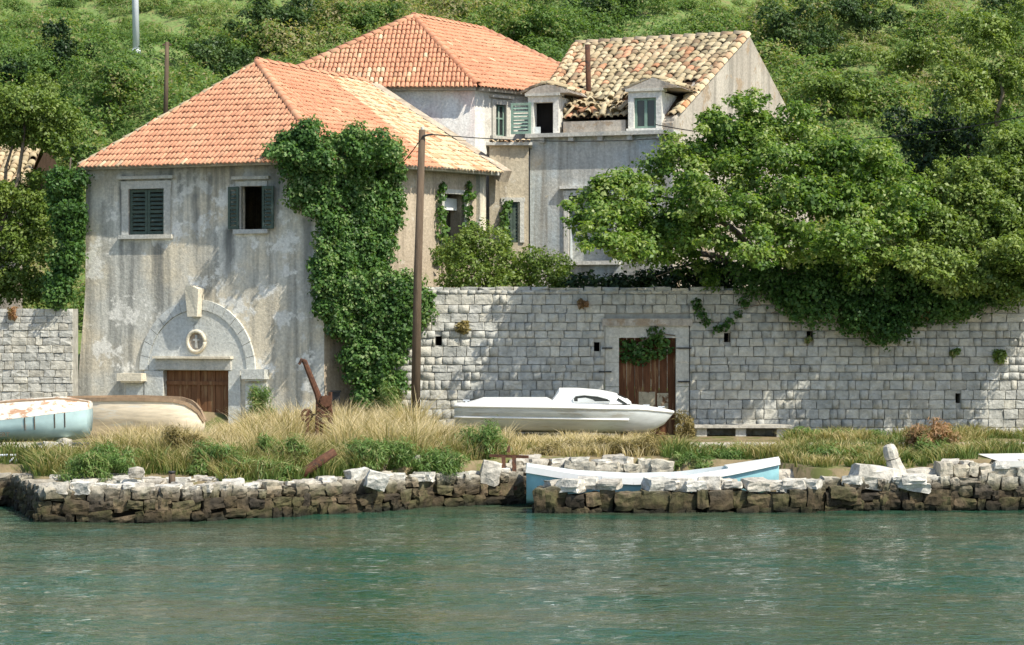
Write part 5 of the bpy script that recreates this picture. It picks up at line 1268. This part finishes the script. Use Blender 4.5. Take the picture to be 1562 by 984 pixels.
# hillside bushes one can tell apart
def hill_Y(px, py):
    Y = 64.0
    while Y < 170:
        z = ZC + (CY - py) / FPX * Y
        if z <= gz(ux(px) * Y, Y): return Y
        Y += .4
    return 170.0
HB = [(92, 78, 40, 42, 'leaf_dark', 'dark upright evergreen bush on the hillside at upper left'),
      (410, 30, 70, 46, 'leaf_mid', 'wide dark bush at the top of the hill above the front roof'),
      (330, 95, 52, 44, 'leaf_mid', 'blue green bush just above the slope of the front roof'),
      (560, 40, 60, 40, 'leaf_scrub', 'pale olive bush left of the set back roof peak'),
      (700, 8, 50, 24, 'leaf_mid', 'dark bush above the set back roof at the top edge'),
      (830, 40, 75, 46, 'leaf_scrub', 'broad green bush between the two rear roofs'),
      (920, 12, 40, 26, 'leaf_mid', 'dark bush at the top edge above the mottled roof'),
      (1215, 45, 62, 50, 'leaf_mid', 'dark dome shaped bush right of the bare gable'),
      (1325, 18, 52, 36, 'leaf_mid', 'dark bush at the top edge right of centre'),
      (1265, 90, 44, 26, 'leaf_scrub', 'bluish bush below the two dark bushes at right'),
      (1430, 30, 50, 20, 'leaf_scrub', 'low flat bush near the top right'),
      (12, 108, 30, 20, 'leaf_dark', 'small dark bush at the left edge of the hill'),
      (170, 130, 60, 50, 'leaf_scrub', 'loose green bush below the white mast'),
      (1545, 25, 40, 34, 'leaf_mid', 'dark bush in the top right corner'),
      (1405, 90, 66, 44, 'leaf_lime', 'bright yellow green bush high on the right'),
      (1525, 105, 95, 85, 'leaf_lime', 'tall yellow green tree above the dark hollow at right'),
      (1415, 215, 72, 62, 'leaf_dark', 'shade-coloured thicket in the hollow behind the right trees'),  # near-black leaves paint in the shadowed gap between the trees
      (1475, 205, 46, 50, 'leaf_dark', 'smaller dark thicket under the yellow green tree'),  # same shade put into the leaf colour
      (1290, 140, 60, 36, 'leaf_lime', 'mid green bush on the slope above the spreading tree'),
      (120, 225, 40, 30, 'leaf_weed', 'low green bush beside the left corner of the front roof')]
for (x, y, rx, ry, mt, lab) in HB:
    Y = hill_Y(x, y + ry * .9) - .5
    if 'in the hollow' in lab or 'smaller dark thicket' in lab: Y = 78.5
    if 'tall yellow' in lab: Y = 75.5
    if 'left corner' in lab: Y = 66.5
    t = thing('bush', PX(x, y + ry, Y), lab, 'bush')
    cl = []
    for _ in range(20): cl.append(cpx(x + R.gauss(0, .5) * rx, y + max(-1, min(1.0, R.gauss(.1, .45))) * ry, Y + U(-.8, .8), rx * U(.18, .42), ry * U(.2, .42), None, U(.2, .8)))
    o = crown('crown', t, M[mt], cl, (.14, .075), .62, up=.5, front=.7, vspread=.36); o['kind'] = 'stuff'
    m = MB(); branch(m, PX(x, y + ry * 1.2, Y), PX(x + U(-5, 5), y, Y), .1, .04); m.build('trunk', M['bark'], t, True)
# unbroken scrub: one mass, thin over the grassy patches
def grassy(px, py):
    g = max(1 - ((px - 300) / 210) ** 2 - ((py - 18) / 62) ** 2, 1 - ((px - 60) / 150) ** 2 - ((py - 25) / 48) ** 2, 1 - ((px - 1090) / 100) ** 2 - ((py - 22) / 40) ** 2, 1 - ((px - 1385) / 70) ** 2 - ((py - 18) / 45) ** 2, .8 - ((px - 1320) / 120) ** 2 - ((py - 105) / 60) ** 2)
    return max(0.0, g)
cl = []; cg = []
for i in range(2900):
    X = U(-27, 27); Y = 74 + 44 * R.random() ** 1.1
    if Y < 77 and -7 < X < 10: continue
    px, py = hproj((X, Y, gz(X, Y)))
    if px < -60 or px > 1630: continue
    nz = mnoise.noise(Vector((X * .16, Y * .12, 5))); nz2 = mnoise.noise(Vector((X * .5, Y * .4, 9)))
    g = grassy(px, py)
    tint = .53 + nz * .5 + nz2 * .3 + (.14 if px > 1150 else 0) + (.14 if 420 < px < 700 and py < 110 else 0)
    tint = min(.92, max(.08, tint))
    if g > .12 + .35 * nz2:
        r = U(.35, .8); cg.append((X, Y, gz(X, Y) + r * .05, r * 1.2, r * 1.2, r * .5, min(.9, tint + .02)))
    else:
        r = U(.45, 1.3); cl.append((X, Y, gz(X, Y) + r * .42, r, r, r * U(.55, .95), tint))
o = crown('hillside_scrub', None, M['leaf_scrub'], cl, (.155, .08), .195, up=.5, shell=.68, vspread=.34, front=.92)
props(o, 'dense green scrub covering the hillside behind the houses', kind='stuff')
o = crown('hillside_grass', None, M['leaf_scrub'], cg, (.24, .04), .36, up=.6, shell=.4, vspread=.3, droop=-.8, front=.6)
props(o, 'rough green grass on the open patches of the hillside', kind='stuff')

# ------------------------------------------------------------------ grass and weeds on the shore
def blades(name, label, X, Y, h, v, w=.010, lean=.35, dirs=None):
    n = len(X); z = np.array([gz(a, b) for a, b in zip(X, Y)])
    an = RN.random(n) * 6.283 if dirs is None else dirs + RN.normal(size=n) * .5
    L = lean * (.15 + RN.random(n)) * h; dx, dy = np.cos(an) * L, np.sin(an) * L
    ax = RN.random(n) * 3.14; wx, wy_ = np.cos(ax) * w, np.sin(ax) * w * .6
    wx = np.where(np.abs(wx) < w * .45, np.sign(wx + 1e-6) * w * .45, wx)
    B = np.stack([X, Y, z - .03], 1); Mi = B + np.stack([dx * .35, dy * .35, h * .6], 1); T = B + np.stack([dx, dy, h * (1 - .15 * lean)], 1); Wv = np.stack([wx, wy_, np.zeros(n)], 1)
    V = np.stack([B - Wv, B + Wv, Mi + Wv * .8, Mi - Wv * .8, T], 1).reshape(-1, 3); b = np.arange(n)[:, None] * 5
    lp = np.concatenate([b + 0, b + 1, b + 2, b + 3, b + 3, b + 2, b + 4], 1).ravel(); npf = np.tile([4, 3], n)
    at = np.clip(np.stack([v - .25, v - .25, v, v, v + .24], 1), .01, .99).ravel()
    me = np_mesh(name, V, lp, npf, M['grass'], at); o = link(name, me); return props(o, label, kind='stuff')
cn = lambda x, y, f, s: mnoise.noise(Vector((x * f, y * f, s)))
def tussocks(nt, per, x0, x1, y0, y1, keep, hfun, vfun, spread=.16):
    Xs, Ys, Hs, Vs, Ds = [], [], [], [], []; k_ = 0; tries = 0
    while k_ < nt and tries < nt * 40:
        tries += 1; x, y = U(x0, x1), U(y0, y1)
        if y < shoreY(x) + .45 or not keep(x, y): continue
        k_ += 1; n = int(per * U(.6, 1.4)); a = RN.random(n) * 6.283; r = spread * U(.6, 1.5) * np.sqrt(RN.random(n))
        Xs.append(x + np.cos(a) * r); Ys.append(y + np.sin(a) * r); Ds.append(a)
        h = hfun(x, y) * U(.7, 1.25); Hs.append(h * (.55 + .5 * RN.random(n))); Vs.append(vfun(x, y) + U(-.14, .14) + RN.normal(size=n) * .10)
    return [np.concatenate(q_) for q_ in (Xs, Ys, Hs, Vs, Ds)]
ppx = lambda x, y: CX + FPX * x / y
# tall dry grass on the bank behind the left quay
def keep_dry(x, y):
    px = ppx(x, y)
    if px < 128 + max(0, y - 50) * 18 or px > 1015 or y < 48.6: return False
    if px > 770 and (y < 51.7 or (y > 53.5 and px > 990)): return False
    if px < 340 and y > 53.6: return False
    if y > 56.0 and px > 655: return cn(x, y, 1.1, 3) > .15
    return cn(x, y, .8, 2) > -.42
def h_dry(x, y):
    px = ppx(x, y); f = 1.0 if 380 < px < 640 else .66
    if px > 690: f = .52
    if px > 770: f = .33
    if 452 < px < 522 and y < 54.5: f *= .45
    if y > 56: f *= .8
    return f * (1 + .5 * cn(x, y, .9, 7)) * (.75 if y < 50 else 1)
X, Y, h, v, D = tussocks(1500, 38, -11.5, 3.9, 48.0, 58.8, keep_dry, h_dry, lambda x, y: .78 + .28 * cn(x, y, .7, 21) - (.30 if y < 50.2 else .12 if y < 51.2 else 0))
blades('dry_grass', 'tall straw coloured dry grass on the bank behind the left quay', X, Y, h, v, .009, .75, D)
def keep_green(x, y):
    px = ppx(x, y)
    if 53.4 < y < 56.2 and px > 990: return False
    if px > 1015: return (y > 56.2 and px > 1200 and cn(x, y, .7, 4) > -.1) or ((50.9 if x < 6 else 49.7) < y < 53.5 and cn(x, y, .6, 11) > -.5 and not (x > 9.8 and y < 51.4))
    return y < 51.8 and cn(x, y, .7, 12) > -.3 and px < 770 and (px > 340 or y > 48.8)
X, Y, h, v, D = tussocks(1150, 30, -13.5, 14.0, 47.0, 59.5, keep_green, lambda x, y: (.5 if x < 4 else .34) * (1 + .6 * cn(x, y, .8, 17)), lambda x, y: .30 + .3 * cn(x, y, .8, 18) + (.1 if x > 4 else 0))
blades('green_grass', 'green grass and weeds along the quay and beside the path', X, Y, h, v, .013, .9, D)
SH = [(130, 712, 36, 20, 47.9, 'leaf_weed', 'low green weed bush at the left end of the quay'), (165, 700, 40, 22, 48.3, 'leaf_weed', 'green weed bush left of the square pale stone'),
      (275, 680, 30, 26, 50.5, 'leaf_olive', 'dark brownish weed clump in front of the tan boat'), (330, 700, 40, 26, 49.0, 'leaf_weed', 'feathery green weed right of the mooring post'),
      (400, 720, 46, 22, 48.4, 'leaf_weed', 'bright green weed spreading over the quay left of the log'), (430, 690, 34, 24, 49.6, 'leaf_weed', 'tall green weed behind the tilted log'),
      (575, 700, 50, 26, 49.4, 'leaf_weed', 'green weed clump above the biggest white block'), (670, 705, 40, 22, 50.2, 'leaf_weed', 'green weed clump beside the tiny white stone'), (735, 680, 34, 34, 51.5, 'leaf_weed', 'tall tufted weed left of the rusty frame'),
      (880, 690, 60, 16, 52.4, 'leaf_olive', 'olive brown weed bush in front of the motor boat'), (960, 690, 52, 24, 52.3, 'leaf_olive', 'larger olive brown weed bush below the boat bow'),
      (1045, 704, 26, 14, 51.7, 'leaf_weed', 'small green weed left of the path-side bush'), (1090, 697, 38, 18, 52.0, 'leaf_weed', 'bright green weed bush behind the rowing boat'), (1270, 706, 48, 24, 51.5, 'leaf_weed', 'dark green weed bush left of the leaning bollard'), (1225, 700, 40, 16, 52.0, 'leaf_weed', 'green weed bush behind the rowing boat bow'), (1325, 694, 34, 14, 52.0, 'leaf_weed', 'low green weed behind the large rounded boulder'),
      (1425, 662, 36, 20, 52.5, 'leaf_red', 'reddish seeding bush beside the path at right'), (1425, 692, 44, 20, 52.2, 'leaf_weed', 'green base growth under the reddish bush'),
      (1225, 663, 26, 10, 57.5, 'leaf_weed', 'green weed at the wall foot right of the stone bench'), (1300, 664, 40, 8, 58.0, 'leaf_weed', 'long low weed strip along the wall foot at right'),
      (1045, 650, 14, 22, 58.8, 'leaf_olive', 'dry leafy plant beside the motor boat bow'), (402, 615, 22, 26, 57.6, 'leaf_weed', 'yellow green weed at the foot of the right door pilaster'), (1060, 706, 30, 12, 51.6, 'leaf_weed', 'small pale weed above the middle of the rowing boat'), (600, 620, 18, 34, 58.9, 'leaf_weed', 'spiky plant at the foot of the ivy')]
for (x, y, rx, ry, Yy, mt, lab) in SH:
    zc_ = PX(x, y + ry, Yy).z; t = thing('weed_bush', PX(x, y + ry, Yy), lab, 'weed')
    rx, ry = rx * 1.25, ry * 1.2
    cl = [cpx(x + U(-rx, rx) * .7, y + U(-ry, ry) * .6, Yy + U(-.4, .4), rx * U(.28, .45), ry * U(.35, .6), None, U(.25, .8)) for _ in range(20)]
    o = crown('leaves', t, M[mt], cl, (.13, .018), .5, up=.7, droop=-.9, shell=.2, vspread=.4); o['kind'] = 'stuff'
    for i in range(4):
        m = MB(); m.tube([PX(x + U(-5, 5), y + ry * 1.3, Yy), PX(x + U(-rx, rx) * .5, y - ry * .3, Yy)], [.012, .006], 4); m.build('stem', M['bark'], t)
